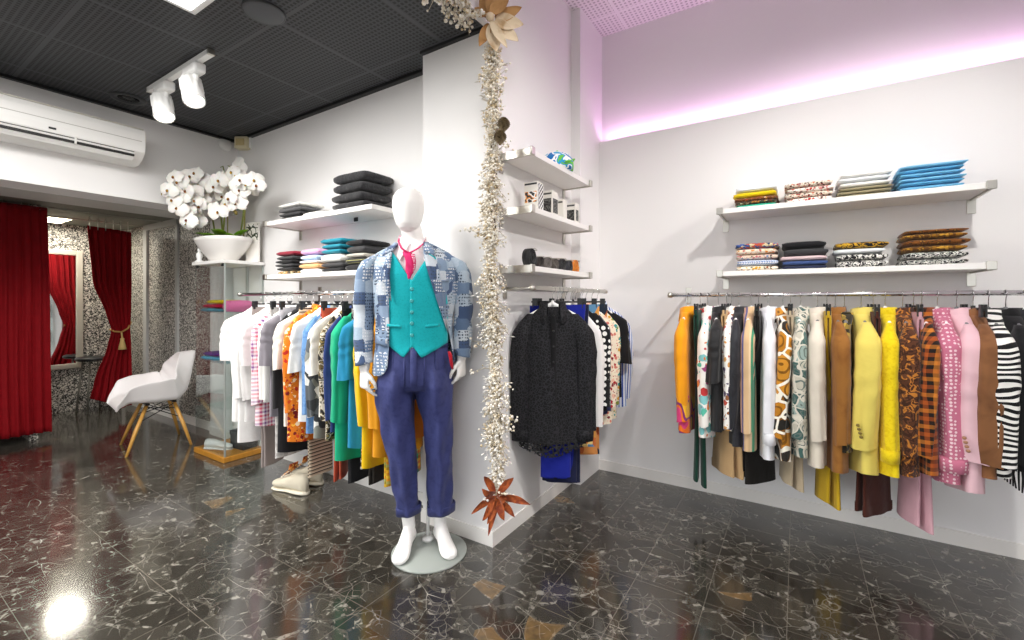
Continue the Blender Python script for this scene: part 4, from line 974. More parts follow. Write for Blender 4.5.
Lg('shirt', 388, 440, fb('pumpkin', 'plain', ['#d4741a']), 'pumpkin orange shirt nearest the pillar', 230, t=.026)

# --- pillar rail: fronts face the camera side, turned a little into the room
GS_ = 'clothes on the pillar rail'
def ss(y): return (SX, y, SZ)
def Sg(kind, y, L, mt, label, seed, rz=.42, **k):
    k.setdefault('t', .024); k.setdefault('hw', .185)
    return garment(kind, ss(y), rz, L, mt, label+' on the pillar rail', GS_, seed, **k)
LACE = fb('black_lace', 'lace', ['#141416', '#2b2b2f'], 62, .75)
bs = Sg('shirt', 2.25, .78, LACE, 'black lace shirt, foremost', 301, rz=.58, t=.034, hw=.195, hem=.19, curved=.05, st=.042, cuff=LACE, hangkind='white')
pl = MB().loft([[(x, -.047-.003*math.sin(3*z), -.125-z) for x in (-.016, .016)] for z in [i*.045 for i in range(15)]], closed=False)
pl.build('placket', fb('black_lace_placket', 'plain', ['#0f0f12']), bs, solid=.004)
for i in range(7): MB().lathe([(0, .0025), (.005, .0025), (.006, 0)], n=10).build('button', BLACKP, bs, loc=(0, -.05, -.15-i*.085)).rotation_euler = (PI/2, 0, 0)
trousers(ss(2.31), .42, .99, fb('cobalt', 'plain', ['#12208a']), 'cobalt blue trousers under the black lace shirt on the pillar rail', GS_, 302, w0=.16, w1=.085)
trousers(ss(2.36), .42, 1.03, fb('deep_navy', 'plain', ['#141a3a']), 'deep navy trousers behind the cobalt ones on the pillar rail', GS_, 303, w0=.16, w1=.10)
Sg('shirt', 2.42, .72, CW, 'white shirt behind the black lace shirt', 304, hw=.168)
Sg('shirt', 2.49, .62, fb('polka', 'dots', ['#141416', '#f0eeea'], 26), 'black shirt with white polka dots', 305, hw=.205)
Sg('shirt', 2.56, .66, fb('navy_pink', 'plain', ['#2a2f52']), 'navy shirt behind the polka dot shirt', 306)
trousers(ss(2.52), .40, .86, fb('patchwork', 'cells', ['#d99a4a', '#7fb08a', '#5f8fb4', '#e2c07a', '#c9703a'], 13), 'orange and blue patchwork trousers on the pillar rail', GS_, 307, w0=.16, w1=.13)
Sg('shirt', 2.63, .74, fb('cherry_floral', 'flor', ['#ecdfc8', '#b0222e', '#d07a6a', '#7d2030', '#e8b8a0'], 38), 'cream shirt with small red flowers', 308)
trousers(ss(2.66), .40, .95, fb('rust_block', 'cells', ['#a8562a', '#1f2a3a', '#d08a4a'], 12), 'rust and blue printed trousers on the pillar rail', GS_, 309, w0=.16, w1=.10)
Sg('shirt', 2.72, .72, fb('confetti', 'flor', ['#ebe3cc', '#d8a03a', '#3a9a9a', '#b0444a', '#7a9a4a'], 34), 'cream shirt with teal and yellow flowers', 310)
Sg('t_shirt', 2.82, .60, BK, 'black t-shirt', 311, sleeve='short', collar=False)
Sg('shirt', 2.92, .68, fb('blue_stripe', 'stripes', ['#e2e8f2', '#3f5aa8', '#e2e8f2', '#8fa4d0'], 22), 'blue and white striped shirt', 312)


# ---------------------------------------------------------------- the dressed mannequin
MX, MY = -1.605, 1.722
mq = empty('mannequin', (MX, MY, 0), math.atan2(-MX, MY), 'white egg-headed mannequin in patchwork blazer, teal waistcoat and navy trousers on round glass base', 'mannequin')
OFF = (-.075, .02, 0)                          # torso axis against the base centre
SKIN = plain('mannequin_white', '#f1efec', .38)
PROF = [(.80, .175, .125), (.90, .182, .128), (1.00, .172, .118), (1.08, .158, .106), (1.2, .164, .110), (1.33, .180, .120), (1.43, .188, .120), (1.51, .172, .100), (1.555, .115, .078), (1.60, .066, .060), (1.66, .058, .056)]
def fy(x, z, off=0.0):
    hw, d = interp(PROF, z); hw += off; d += off
    return -d*(1-min(.985, abs(x)/hw)**2.4)**(1/2.4)
bd = MB()
def ell(c, a, b, n=20): return [(c[0]+a*math.cos(2*PI*q/n), c[1]+b*math.sin(2*PI*q/n), c[2]) for q in range(n)]
# trunk and neck
bd.loft([ell((0, 0, z), hw-.022, d-.022) for z, hw, d in PROF if z > .82 and z < 1.58]+[ell((.0, 0, 1.59), .058, .058), ell((-.01, -.005, 1.64), .055, .056), ell((-.025, -.01, 1.70), .052, .055)], True, True)
# egg head (smooth face, slight brow and jaw)
hd = [(1.655, .020, .028, -.048), (1.668, .045, .055, -.040), (1.69, .060, .076, -.030), (1.72, .071, .090, -.020), (1.76, .080, .101, -.012), (1.80, .083, .104, -.008), (1.835, .078, .098, -.004), (1.862, .062, .080, 0), (1.878, .036, .046, 0), (1.884, .010, .012, 0)]
bd.loft([ell((-.031, y, z), a, b, 24) for z, a, b, y in hd], True, True)
# arms, wrists, hands
ARM = {-1: [(-.17, 0, 1.50, .055), (-.215, .005, 1.42, .050), (-.238, .015, 1.25, .041), (-.246, -.005, 1.10, .036), (-.246, -.030, .99, .029), (-.246, -.035, .955, .025)],
       1: [(.17, 0, 1.50, .055), (.215, .005, 1.42, .050), (.238, .015, 1.25, .041), (.244, -.0, 1.12, .036), (.242, -.015, 1.03, .029), (.240, -.018, .995, .025)]}
for s in (-1, 1):
    A_ = ARM[s]; bd.tube([p[:3] for p in A_], [p[3] for p in A_], 12)
    w0 = Vector(A_[-1][:3]); dn = Vector((.02*s*-1, -.10, -1)).normalized(); ac_ = Vector((-s*.55, -.80, 0)).normalized()   # ac_: across the palm, thumb side
    nr = dn.cross(ac_).normalized()
    P = lambda a, b, c: w0+dn*a+ac_*b+nr*c
    rings = []
    for a, wd, th in ((-.01, .024, .020), (.02, .028, .019), (.05, .038, .017), (.08, .041, .015), (.092, .036, .012)):
        rings.append([P(a, wd*math.cos(2*PI*q/14), th*math.sin(2*PI*q/14)) for q in range(14)])
    bd.loft(rings, True, True)
    cs = -s if s < 0 else s; cs = 1
    ins = 1.0 if nr.x*(-s) > 0 else -1.0         # curl towards the thigh
    for k, (b, L) in enumerate(((.031, .072), (.011, .082), (-.011, .076), (-.030, .060))):
        cu = .35+.12*k; pts = [P(.078, b, 0)]; an = .15
        for seg in (.42, .33, .25):
            an += cu; pts.append(pts[-1]+(dn*math.cos(an)+nr*ins*math.sin(an)+ac_*(.06*(1.5-k)))*L*seg)
        bd.tube(pts, [.0092, .0088, .0078, .0062], 8)
        bd.ball(pts[-1], .0062, 8, 6)
    tp = [P(.015, .020, .0), P(.040, .048, ins*.012), P(.066, .056, ins*.026), P(.090, .050, ins*.036)]
    bd.tube(tp, [.014, .0115, .0095, .0075], 8); bd.ball(tp[-1], .0075, 8, 6)
# legs and feet
LEG = {-1: [(-.085, 0, .88, .085), (-.082, -.005, .66, .062), (-.062, .005, .48, .046), (-.055, .035, .33, .048), (-.036, .05, .16, .034), (-.030, .055, .10, .033)],
       1: [(.095, 0, .88, .085), (.118, -.01, .66, .062), (.128, .0, .48, .046), (.130, .03, .33, .048), (.128, .05, .16, .034), (.132, .055, .10, .033)]}
for s in (-1, 1):
    Lg_ = LEG[s]; bd.tube([p[:3] for p in Lg_], [p[3] for p in Lg_], 14)
    an = Vector(Lg_[-1][:3]); d = Vector((-.24, -1, 0) if s < 0 else (.26, -1, 0)).normalized(); sd = Vector((0, 0, 1)).cross(d)
    rings = []
    for f, cz, hh, wd in ((-.055, .042, .022, .018), (-.045, .046, .034, .028), (-.02, .062, .050, .033), (.01, .074, .060, .034), (.045, .066, .052, .034), (.085, .050, .037, .037), (.125, .038, .026, .043), (.160, .031, .019, .044), (.185, .028, .016, .036), (.200, .026, .012, .020)):
        c = an+d*f; rings.append([(c.x+sd.x*wd*math.cos(2*PI*q/14), c.y+sd.y*wd*math.cos(2*PI*q/14), .012+max(.0, cz+hh*math.sin(2*PI*q/14)-.012)) for q in range(14)])
    bd.loft(rings, True, True)
body = bd.build('body', SKIN, mq, loc=OFF)
rm = body.modifiers.new('skin', 'REMESH'); rm.mode = 'VOXEL'; rm.voxel_size = .0042; rm.use_smooth_shade = True
sm = body.modifiers.new('relax', 'SMOOTH'); sm.factor = .5; sm.iterations = 4
# base and support pole
MB().lathe([(0, .0), (.19, .0), (.193, .004), (.193, .008), (.19, .012), (0, .012)], n=64).build('base_plate', GLASSB, mq)
MB().lathe([(0, 0), (.03, 0), (.03, .014), (.014, .02), (.012, .022)], (-.008, .10, .012), 18).tube([(-.008, .10, .02), (-.008, .10, .40), (.045, .085, .46)], .0085, 12).build('support_rod', WHITEP, mq)
# trousers
TR = fabric('navy_suiting', 'mottle', ['#2f3566', '#3b4173'], 40, .55, .04, .05)
def trouser_ring(cx, cy, a, b, z, crease=0.0, seed=0, n=36):
    out = []
    for q in range(n):
        th = 2*PI*q/n; c, s = math.cos(th), math.sin(th)
        k = crease*max(0, -s)**24
        w_ = .006*math.sin(3*th+11*z+seed)*math.sin(6*z+seed)+.004*math.sin(5*th-26*z+seed*2)+.003*math.sin(2*th+55*z+seed)*math.exp(-((z-.50)/.10)**2)
        out.append((cx+(a+w_)*spow(c, .9), cy+(b+w_)*spow(s, .9)-k, z))
    return out
tb = MB()
tb.loft([trouser_ring(.0, .0, hw+.010, d+.009, z) for z, hw, d in ((1.095, .158, .107), (1.08, .160, .108), (1.03, .168, .114), (.97, .180, .122), (.92, .184, .122), (.88, .178, .114), (.85, .16, .09))], True, True)
LT = {-1: [(1.0, -.085, .0, .070, .092), (.93, -.094, .0, .090, .112), (.875, -.098, .0, .100, .118), (.80, -.098, .0, .098, .110), (.66, -.084, -.003, .084, .090), (.48, -.062, .003, .073, .074), (.34, -.048, .022, .064, .066), (.235, -.040, .042, .056, .062), (.195, -.036, .046, .054, .062)],
      1: [(1.0, .085, .0, .070, .092), (.93, .096, .0, .090, .112), (.875, .100, .0, .098, .118), (.80, .108, .0, .094, .108), (.66, .120, -.006, .076, .088), (.48, .127, .0, .068, .074), (.34, .130, .02, .066, .068), (.235, .130, .04, .066, .066), (.185, .131, .046, .066, .066)]}
for s in (-1, 1):
    zs = [LT[s][-1][0]+(LT[s][0][0]-LT[s][-1][0])*i/26 for i in range(27)]; tab = sorted(LT[s])
    rings = []
    for z in zs:
        cx, cy, a, b = interp(tab, z); rings.append(trouser_ring(cx, cy, a, b, z, .024, s*3))
    tb.loft(rings, True, True)
trs = tb.build('trousers', TR, mq, loc=OFF)
q_ = trs.modifiers.new('cloth', 'REMESH'); q_.mode = 'VOXEL'; q_.voxel_size = .006; q_.use_smooth_shade = True
q_ = trs.modifiers.new('relax', 'SMOOTH'); q_.factor = .5; q_.iterations = 5
for s in (-1, 1):
    tab = sorted(LT[s])
    z0 = LT[s][-1][0]; cx, cy, a, b = interp(tab, z0)
    cf = []
    for dz, e in ((-.002, .003), (-.004, .007), (.034, .008), (.040, .006), (.040, .001)):
        cf.append([(x, y, z0+dz+.10*max(0, -(y-cy))*-.25) for x, y, z in trouser_ring(cx, cy, a+e, b+e, z0, .010, s*3)])
    MB().loft(cf).build('turn_up', TR, trs)
for x in (-.10, -.045, .05, .105):
    MB().tube([(x*1.0, fy(x, 1.05, .008), 1.06), (x*1.02, fy(x, .98, .009), .98), (x*1.0, fy(x, .90, .004), .88)], [.004, .006, .003], 8).build('pleat', TR, trs)
fl = MB().loft([[(x, fy(x, z, .0165)-.003, z) for x in (-.014-.004, .0, .014)] for z in (1.09, 1.0, .93, .88)], closed=False).build('fly', TR, trs, solid=.003)
MB().loft([trouser_ring(0, 0, .1725, .1195, z) for z in (1.060, 1.095)]).build('waistband', TR, trs, solid=.002)
MB().lathe([(0, .004), (.007, .004), (.009, 0)], n=14).build('button', plain('trouser_button', '#8a8d94', .3, .8), trs, loc=(-.012, -.126, 1.068)).rotation_euler = (PI/2, 0, 0)
# shirt front and collar
SH = fabric('shirt_pale_pink', 'weave', ['#efe7e8', '#f6f2f2'], 160, .8)
rows = []
for i in range(15):
    z = lerp(1.10, 1.60, i/14); hw = interp(PROF, z)[0]
    rows.append([(x, fy(x, z, .004), z) for x in [hw*.97*(-1+2*j/20) for j in range(21)]])
shirt = MB().loft(rows, closed=False).build('shirt', SH, mq, solid=.003, loc=OFF)
MB().loft([[(.066*math.cos(a), -.004+.064*math.sin(a), z+.018*max(0, math.sin(a))) for a in [2*PI*q/28 for q in range(28)]] for z in (1.565, 1.585, 1.612)]).build('collar_stand', SH, shirt, solid=.003)
for s in (-1, 1):
    pts = [(s*.012, -.072, 1.588), (s*.050, -.052, 1.618), (s*.072, -.020, 1.628), (s*.082, -.035, 1.575), (s*.078, -.088, 1.525), (s*.060, -.110, 1.498)]
    pts = [(x-.008, y, z) for x, y, z in pts]
    MB().poly(pts, (0, -.006, .002)).build('collar_point', SH, shirt, False, .002)
# loose pink tie
TIE = fabric('tie_pink', 'mottle', ['#c8135a', '#dc2a70'], 30, .6)
tie = MB().loft([[(cx-wd, y, z), (cx-wd*.4, y-.010, z-.002), (cx+wd*.4, y-.010, z), (cx+wd, y, z+.004), (cx, y+.010, z)] for cx, y, z, wd in
    ((-.045, -.098, 1.548, .012), (-.036, -.112, 1.540, .026), (-.030, -.120, 1.528, .034), (-.020, -.124, 1.508, .027), (-.022, -.126, 1.480, .026), (-.022, -.128, 1.450, .026), (-.024, -.130, 1.425, .020), (-.024, -.131, 1.400, .006))], True, True)
to = tie.build('tie', TIE, mq, sub=1, loc=OFF)
for s, pt in ((-1, [(-.030, -.118, 1.538), (-.062, -.094, 1.562), (-.078, -.060, 1.600), (-.072, -.02, 1.632)]), (1, [(-.018, -.118, 1.538), (.018, -.098, 1.562), (.045, -.066, 1.592), (.056, -.025, 1.628)])):
    MB().tube(pt, [.010, .008, .006, .005], 8, .45).build('neck_strap', TIE, to)
MB().loft([[(-.012, -.131, 1.53), (.004, -.128, 1.53)], [(-.004, -.133, 1.49), (.010, -.128, 1.49)], [(-.006, -.134, 1.455), (.006, -.130, 1.455)], [(-.012, -.134, 1.43), (-.008, -.133, 1.43)]], closed=False).build('tie_end', fabric('tie_dots', 'dots', ['#cc1c60', '#f0c8d4'], 90, .6), to, solid=.004)
# waistcoat
VT = fabric('teal_wool', 'mottle', ['#07a2aa', '#10b0b8'], 120, .85)
CX = -.012
def vtop(x):
    a = abs(x-CX)
    return 1.398+a/.095*.150 if a < .095 else 1.548-((a-.095)/.07)**1.6*.20
def vbot(x):
    pts_ = [(-.19, 1.085), (-.128, 1.085), (-.050, 1.022), (-.006, 1.078), (.036, 1.020), (.165, 1.088), (.19, 1.09)]
    for (a, za), (b, zb) in zip(pts_, pts_[1:]):
        if a <= x <= b: return lerp(za, zb, (x-a)/(b-a))
    return 1.09
def vest_half(x0, x1, off):
    rows = []
    for i in range(27):
        t_ = i/26; rows.append([(x, fy(x, lerp(vbot(x), vtop(x), t_), off), lerp(vbot(x), vtop(x), t_)) for x in [lerp(x0, x1, j/22) for j in range(23)]])
    return MB().loft(rows, closed=False)
vest = vest_half(-.165, CX+.008, .016).build('waistcoat', VT, mq, solid=.005, loc=OFF)
vest_half(CX-.006, .166, .022).build('waistcoat_overlap', VT, vest, solid=.005)
rows = []
for i in range(15):
    z = lerp(1.09, 1.50, i/14); hw, d = interp(PROF, z)
    rows.append([((hw+.016)*math.cos(a), (d+.014)*math.sin(a), z) for a in [-.30+(PI+.60)*j/24 for j in range(25)]])
MB().loft(rows, closed=False).build('waistcoat_back', plain('lining_teal', '#0d6f74', .5), vest, solid=.004)
for i, z in enumerate((1.358, 1.300, 1.245, 1.190, 1.132)):
    MB().lathe([(0, .004), (.005, .005), (.0085, .004), (.0095, 0)], n=16).build('button', plain('teal_button', '#3fa6a6', .3), vest, loc=(CX+.002, fy(CX, z, .022)-.003, z)).rotation_euler = (PI/2, 0, 0)
for x0, x1 in ((-.130, -.060), (.055, .125)):
    MB().loft([[(x, fy(x, z+.12*abs(x)*.3, .024)-.002, z+.012*abs(x)/.13) for x in [lerp(x0, x1, j/6) for j in range(7)]] for z in (1.162, 1.176)], closed=False).build('pocket_welt', VT, vest, solid=.004)
# blazer
PA = fabric('patchwork_blue', 'patch', ['#5f7594', '#a9bccd', '#7389a6', '#cdd5dc', '#41557a', '#b9c8d6', '#8a9fb8'], 17, .85)
PROFJ = [(.93, .212, .152), (1.0, .204, .146), (1.08, .190, .136), (1.2, .190, .134), (1.33, .204, .144), (1.43, .214, .144), (1.50, .214, .122), (1.545, .188, .096), (1.575, .120, .076), (1.60, .075, .064)]
EDL = [(.93, -.160), (.95, -.132), (.98, -.118), (1.1, -.112), (1.35, -.112), (1.45, -.116), (1.55, -.105), (1.60, -.070)]
EDR = [(.93, .205), (1.0, .192), (1.08, .182), (1.13, .168), (1.28, .118), (1.40, .080), (1.50, .056), (1.55, .042), (1.60, .040)]
rows = []
for i in range(34):
    s = i/33; row = []
    zc = lerp(.93, 1.60, s)
    hw, d = interp(PROFJ, zc); xl, xr = interp(EDL, zc)[0], interp(EDR, zc)[0]
    fR = -math.acos(max(-1, min(1, xr/hw*.985))); fL = math.acos(max(-1, min(1, xl/hw*.985)))
    fL = 2*PI-fL; a0, a1 = fR, fL-2*PI+2*PI   # sweep right front edge -> back -> left front edge
    a0 = fR; a1 = 2*PI-math.acos(max(-1, min(1, xl/hw*.985)))
    for j in range(61):
        a = lerp(a0, a1, j/60); c, sn = math.cos(a), math.sin(a)
        hemz = zc+(1-s)*(.055*max(0, c) if s < .5 else 0)*(1 if s < .4 else 0)
        fld = .004*math.sin(9*a+7*zc)+.003*math.sin(17*a-11*zc)
        row.append(((hw+fld)*spow(c, .9), (d+fld)*spow(sn, .88)+(.010 if sn > 0 else 0), hemz))
    rows.append(row)
jk = MB().loft(rows, closed=False).build('blazer', PA, mq, solid=.007, sub=1, loc=OFF)
SLV = {-1: [(-.165, .0, 1.545, .050), (-.205, .0, 1.52, .066), (-.228, .002, 1.46, .070), (-.243, .006, 1.38, .066), (-.252, .012, 1.25, .058), (-.254, -.003, 1.12, .052), (-.250, -.025, 1.02, .048), (-.248, -.033, .985, .047)],
       1: [(.165, .0, 1.545, .050), (.205, .0, 1.52, .066), (.228, .002, 1.46, .070), (.243, .006, 1.38, .066), (.250, .010, 1.27, .058), (.250, .0, 1.15, .053), (.246, -.010, 1.06, .049), (.244, -.016, 1.012, .048)]}
for s in (-1, 1):
    tab = sorted([(p[2], p[0], p[1], p[3]) for p in SLV[s]]); zs = [lerp(tab[0][0], tab[-1][0], i/40) for i in range(41)]; rings = []
    for z in zs:
        x, y, r_ = interp(tab, z); wr_ = .0016*math.sin(60*z+s)*math.exp(-((z-1.22)/.12)**2)+.002*math.sin(35*z)
        rings.append([(x+(r_*.88+wr_)*math.cos(2*PI*q/26), y+(r_+wr_)*math.sin(2*PI*q/26), z+.012*math.cos(2*PI*q/26)*s*-.8*(1 if z < 1.45 else 2.2)) for q in range(26)])
    MB().loft(rings, False, True).build('sleeve', PA, jk, solid=.004)
    for k in range(3):
        MB().lathe([(0, .003), (.006, .003), (.0075, 0)], n=12).build('sleeve_button', plain('dark_button', '#2a3040', .3), jk, loc=(tab[0][1]+s*.046, tab[0][2]+.018, tab[0][0]+.018+.018*k)).rotation_euler = (0, s*PI/2, 0)
# lapels: follow the blazer front
def fj(x, z, off):
    hw, d = interp(PROFJ, z); return -(d+off)*(1-min(.985, abs(x)/(hw+off))**2.2)**(1/2.2)
def lapel(pts, nm):
    c = Vector((sum(p[0] for p in pts)/len(pts), sum(p[1] for p in pts)/len(pts)))
    v = [(c.x, fj(c.x, c.y, .013), c.y)]; fine_ = []
    for (x0, z0), (x1, z1) in zip(pts, pts[1:]+pts[:1]):
        for k in range(5): fine_.append((lerp(x0, x1, k/5), lerp(z0, z1, k/5)))
    ring2 = [((c.x+x)/2, (c.y+z)/2) for x, z in fine_]
    v += [(x, fj(x, z, .014), z) for x, z in ring2]+[(x, fj(x, z, .009), z) for x, z in fine_]; n = len(fine_)
    f = [(0, 1+j, 1+(j+1) % n) for j in range(n)]+[(1+j, 1+n+j, 1+n+(j+1) % n, 1+(j+1) % n) for j in range(n)]
    MB().add(v, f).build(nm, PA, jk, solid=.006)
lapel([(-.108, 1.30), (-.114, 1.42), (-.106, 1.545), (-.150, 1.515), (-.178, 1.485), (-.160, 1.475), (-.148, 1.42)], 'lapel')
lapel([(-.102, 1.548), (-.080, 1.595), (-.100, 1.598), (-.150, 1.548), (-.155, 1.522)], 'collar')
lapel([(.166, 1.14), (.112, 1.30), (.062, 1.46), (.044, 1.548), (.095, 1.515), (.130, 1.475), (.118, 1.462), (.132, 1.40), (.150, 1.28)], 'lapel')
lapel([(.046, 1.550), (.045, 1.598), (.070, 1.600), (.105, 1.552), (.102, 1.522)], 'collar')
lapel([(-.190, 1.09), (-.125, 1.075), (-.125, 1.115), (-.190, 1.13)], 'pocket_flap')
MB().loft([[(x, fj(x, z, .011), z) for x in (.118, .145, .17)] for z in (1.395, 1.412)], closed=False).build('breast_pocket', PA, jk, solid=.004)
MB().tube([(.172, -.095, 1.045), (.178, -.105, 1.03), (.186, -.10, .975), (.192, -.098, .955)], [.008, .012, .010, .005], 8, .4).build('red_tag', fabric('tag_red', 'plain', ['#b0182c']), jk)

# ---------------------------------------------------------------- shoes under the left rail
BE = fabric('shoe_canvas', 'plain', ['#d9d0ba'], 20, .7)
for i, (x, y, lb) in enumerate(((-2.93, 1.77, 'cream trainer with orange tongue on the floor, nearer the camera'), (-2.99, 1.90, 'cream trainer with orange tongue on the floor, nearer the wall'))):
    r = empty('trainer', (x, y, 0), PI+.12+.15*i, lb+' under the left rail', 'shoe', 'cream trainers')
    shoe_mesh(.32, .105, .115).build('upper', BE, r, loc=(0, 0, .018)); shoe_mesh(.335, .115, .026).build('sole', plain('sole_cream', '#e4dcc8', .5), r)
    MB().loft([[(x_, y_*w_, z_) for y_ in (-.030, -.015, 0, .015, .030)] for x_, z_, w_ in ((.055, .098, .8), (.02, .122, 1), (-.02, .150, 1.05), (-.035, .195, 1.1))], closed=False).build('tongue', fabric('tongue_orange', 'cells', ['#c9641c', '#e8a04a', '#8d3a14'], 60), r, solid=.006)
    lc = MB()
    for k in range(4): lc.tube([(.055-.024*k, -.034, .092+.016*k), (.050-.024*k, 0, .108+.018*k), (.055-.024*k, .034, .092+.016*k)], .004, 6)
    lc.build('laces', plain('lace_cream', '#e9e2d0', .7), r)

# ---------------------------------------------------------------- garland on the pillar corner
gl = empty('garland', (-1.325, 1.89, .15), 0, 'long garland of white berries and twigs hanging down the pillar corner', 'garland')
GO_ = Vector(gl.location)
rg = random.Random(42)
def gpath(z):
    u = interp([(.1, -1.275, 1.885), (.45, -1.28, 1.885), (.8, -1.285, 1.885), (1.1, -1.30, 1.885), (1.5, -1.325, 1.89), (1.9, -1.315, 1.89), (2.3, -1.315, 1.89), (2.75, -1.315, 1.885)], z)
    return Vector((u[0], u[1], z))
def gw(z): return (.80+.22*math.sin(11*z)+.16*math.sin(23*z+1))*interp([(.1, .05), (.3, .075), (.6, .085), (1.0, .085), (1.3, .09), (1.6, .085), (1.9, .070), (2.2, .060), (2.45, .070), (2.7, .06)], z)[0]
core = [gpath(.2+i*.05)-GO_+Vector((.008*math.sin(i*1.1), .008*math.cos(i*.9), 0)) for i in range(52)]
ceil_path = [Vector((-1.37, 1.86-.1*i, 2.735+.01*math.sin(i))) for i in range(1, 20)]
MB().tube(core+[p-GO_ for p in ceil_path], .007, 7).tube([p+Vector((.012*math.sin(i*.7), .012*math.cos(i*.7), 0)) for i, p in enumerate(core)], .004, 6).build('stem', plain('twig_brown', '#6b5a48', .8), gl)
def inwall(p): return p.x < -1.352 and p.y > 1.925
tw, be, wl = MB(), MB(), MB()
def ico(m, c, r):
    m.add([(c.x+r*x, c.y+r*y, c.z+r*z) for x, y, z in ((0, 0, 1), (.894, 0, .447), (.276, .851, .447), (-.724, .526, .447), (-.724, -.526, .447), (.276, -.851, .447), (.724, .526, -.447), (-.276, .851, -.447), (-.894, 0, -.447), (-.276, -.851, -.447), (.724, -.526, -.447), (0, 0, -1))],
          [(0, 1, 2), (0, 2, 3), (0, 3, 4), (0, 4, 5), (0, 5, 1), (1, 6, 2), (2, 7, 3), (3, 8, 4), (4, 9, 5), (5, 10, 1), (6, 7, 2), (7, 8, 3), (8, 9, 4), (9, 10, 5), (10, 6, 1), (11, 7, 6), (11, 8, 7), (11, 9, 8), (11, 10, 9), (11, 6, 10)])
def spray(p, d, L, nb, rr=.0065):
    q = p+d*L; mid = p+d*L*.5+Vector((0, 0, .015))
    tw.tube([p-GO_, mid-GO_, q-GO_], [.0022, .0018, .0012], 4)
    for k in range(nb):
        t_ = rg.uniform(.25, 1.05); c = p+d*L*t_+Vector((rg.gauss(0, .010), rg.gauss(0, .010), rg.gauss(0, .012)))
        if not inwall(c): ico(be, c-GO_, rr*rg.uniform(.6, 1.35))
for i in range(900):
    z = rg.uniform(.30, 2.62); p = gpath(z); w_ = gw(z)
    a = rg.uniform(0, 2*PI); d = Vector((math.cos(a), math.sin(a), rg.uniform(-1.1, .25))).normalized()
    if d.y > .35: d.y = -d.y
    if inwall(p+d*w_): d.x = abs(d.x)
    spray(p, d, w_*rg.uniform(.35, 1.2), rg.randint(5, 9), .0062)
for z, dx, dy, L in ((1.66, -.8, -.25, .16), (1.60, -.6, -.4, .13), (1.05, -.75, -.3, .14), (.95, -.6, -.3, .13), (1.35, .6, -.5, .12), (.85, .8, -.4, .15), (.72, .8, -.4, .16), (2.05, .8, -.2, .12), (1.75, -.5, -.3, .10), (.60, -.5, -.3, .10), (2.40, .7, -.3, .13), (2.33, .6, -.3, .14)):
    spray(gpath(z), Vector((dx, dy, rg.uniform(-.1, .5))).normalized(), L, 11, .0075)
for i in range(420):
    z = rg.uniform(.30, 2.5); p = gpath(z); w_ = gw(z)*rg.uniform(.35, 1.05); a = rg.uniform(0, 2*PI)
    d = Vector((math.cos(a), -abs(math.sin(a)) if rg.random() < .8 else math.sin(a), rg.uniform(-.9, .2))).normalized(); c = p+d*w_
    if inwall(c): continue
    q = d.cross(Vector((0, 0, 1))).normalized()*.008; tip = c+d*.03
    wl.add([c-GO_, c+d*.014+q-GO_, tip-GO_, c+d*.014-q-GO_, c+d*.015+Vector((0, 0, .004))-GO_], [(0, 1, 4), (1, 2, 4), (2, 3, 4), (3, 0, 4)])
for p in ceil_path:
    for k in range(16):
        a = rg.uniform(0, 2*PI); d = Vector((rg.uniform(-.9, .9), rg.uniform(-.5, .5), rg.uniform(-.9, .05))).normalized()
        spray(p, d, rg.uniform(.05, .12), 5, .0085)
o = tw.build('twigs', plain('twig_pale', '#c6baa4', .8), gl); o['kind'] = 'stuff'
o = be.build('berries', fabric('berry_white', 'cells', ['#f3eee2', '#e6dcc8', '#f6f3ec', '#cdbb98', '#efe8da'], 60, .45, 0, 0), gl); o['kind'] = 'stuff'
o = wl.build('small_leaves', plain('leaf_white', '#e9e6df', .7), gl, solid=.0015); o['kind'] = 'stuff'
def petal(m, c, d, L, W, curl, up=Vector((0, -1, 0)), n=9):
    d = d.normalized(); s = d.cross(up).normalized(); nn = s.cross(d); rows = []
    for i in range(n):
        t_ = i/(n-1); wd = W*math.sin(PI*min(.999, .06+.94*t_**.8))**.8; cc = c+d*L*t_-nn*curl*math.sin(2.2*t_)
        rows.append([cc-s*wd+nn*(.25*wd+.004*math.sin(9*t_)), cc-s*wd*.5+nn*.05*wd, cc, cc+s*wd*.5+nn*.05*wd, cc+s*wd+nn*(.25*wd-.004*math.sin(7*t_))])
    return m.loft(rows, closed=False)
PAP = fabric('paper_petal', 'mottle', ['#94683c', '#b98d5c'], 12, .8, .2); PAP2 = fabric('paper_petal_pale', 'mottle', ['#b99a74', '#dcc9ad'], 14, .8, .2)
fc = Vector((-1.285, 1.86, 2.70))
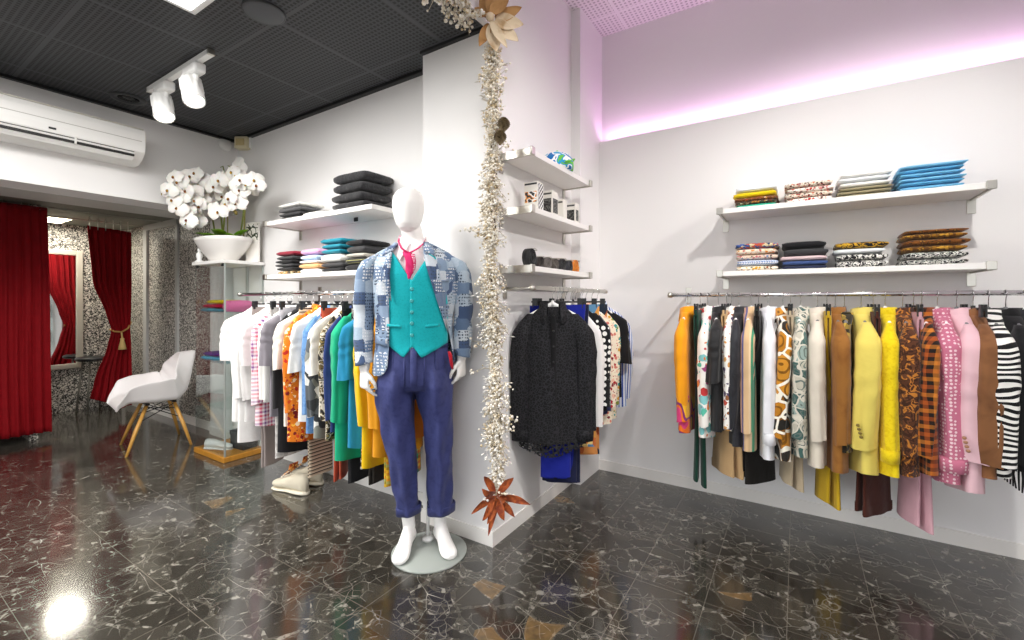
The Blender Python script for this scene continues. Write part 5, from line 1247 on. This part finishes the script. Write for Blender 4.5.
for i, (dx, dz, L, W, mt) in enumerate(((.9, .35, .20, .045, PAP), (1, -.15, .20, .055, PAP2), (.75, -.55, .22, .05, PAP2), (.25, -1, .20, .05, PAP2), (-.35, -.95, .17, .035, PAP), (-.15, .9, .18, .05, PAP), (.35, .95, .20, .055, PAP), (.55, -.8, .22, .03, PAP2), (.8, .75, .18, .045, PAP), (-.55, .5, .10, .035, PAP))):
    petal(MB(), fc-GO_+Vector((.02*dx, -.03-.004*i, .02*dz)), Vector((dx*.84, dx*.54-.12, dz)), L*.72, W*.8, .02, Vector((.54, -.84, 0))).build('paper_petal', mt, gl, solid=.002, sub=1)
MB().ball(fc-GO_+Vector((.01, -.06, 0)), .022, 10, 7).build('flower_heart', PAP2, gl)
fc = Vector((-1.255, 1.875, .335))
RUST = fabric('rust_leaf', 'mottle', ['#5a200c', '#a85424', '#742e12'], 22, .6, .2)
LS_ = .78
for i, (dx, dz, L, W) in enumerate(((-.75, -.65, .20, .028), (-.25, -1, .20, .030), (.1, -1, .22, .024), (.4, -.8, .16, .03), (1, -.12, .20, .030), (.9, .35, .16, .032), (.6, .5, .14, .03), (-.6, .75, .15, .036), (-.15, .9, .13, .03), (-.45, -.85, .17, .026), (.75, -.45, .15, .028))):
    petal(MB(), fc-GO_+Vector((.015*dx, -.035-.003*i, .015*dz)), Vector((dx*.84, dx*.54-.2-.25*(i % 3), dz)), L*LS_*(1-.2*(i % 2)), W*.66, .045*(1-2*(i % 2)), Vector((.54, -.84, 0))).build('rust_leaf', RUST, gl, solid=.002, sub=1)
CONE = fabric('pine_cone', 'mottle', ['#4a3c2a', '#8a7a5c'], 60, .9, .5)
for c in ((-1.235, 1.86, 2.18), (-1.25, 1.85, 2.115)):
    m = MB(); c = Vector(c)-GO_
    for k in range(9):
        rr_ = .034*math.sin(PI*(k+1)/10.5)
        m.lathe([(rr_*.5, -.003), (rr_, .004), (rr_*.6, .007)], c+Vector((0, 0, -.034+k*.008)), 9)
    m.ball(c, .02, 8, 6, 1.5); m.build('pine_cone', CONE, gl, False)
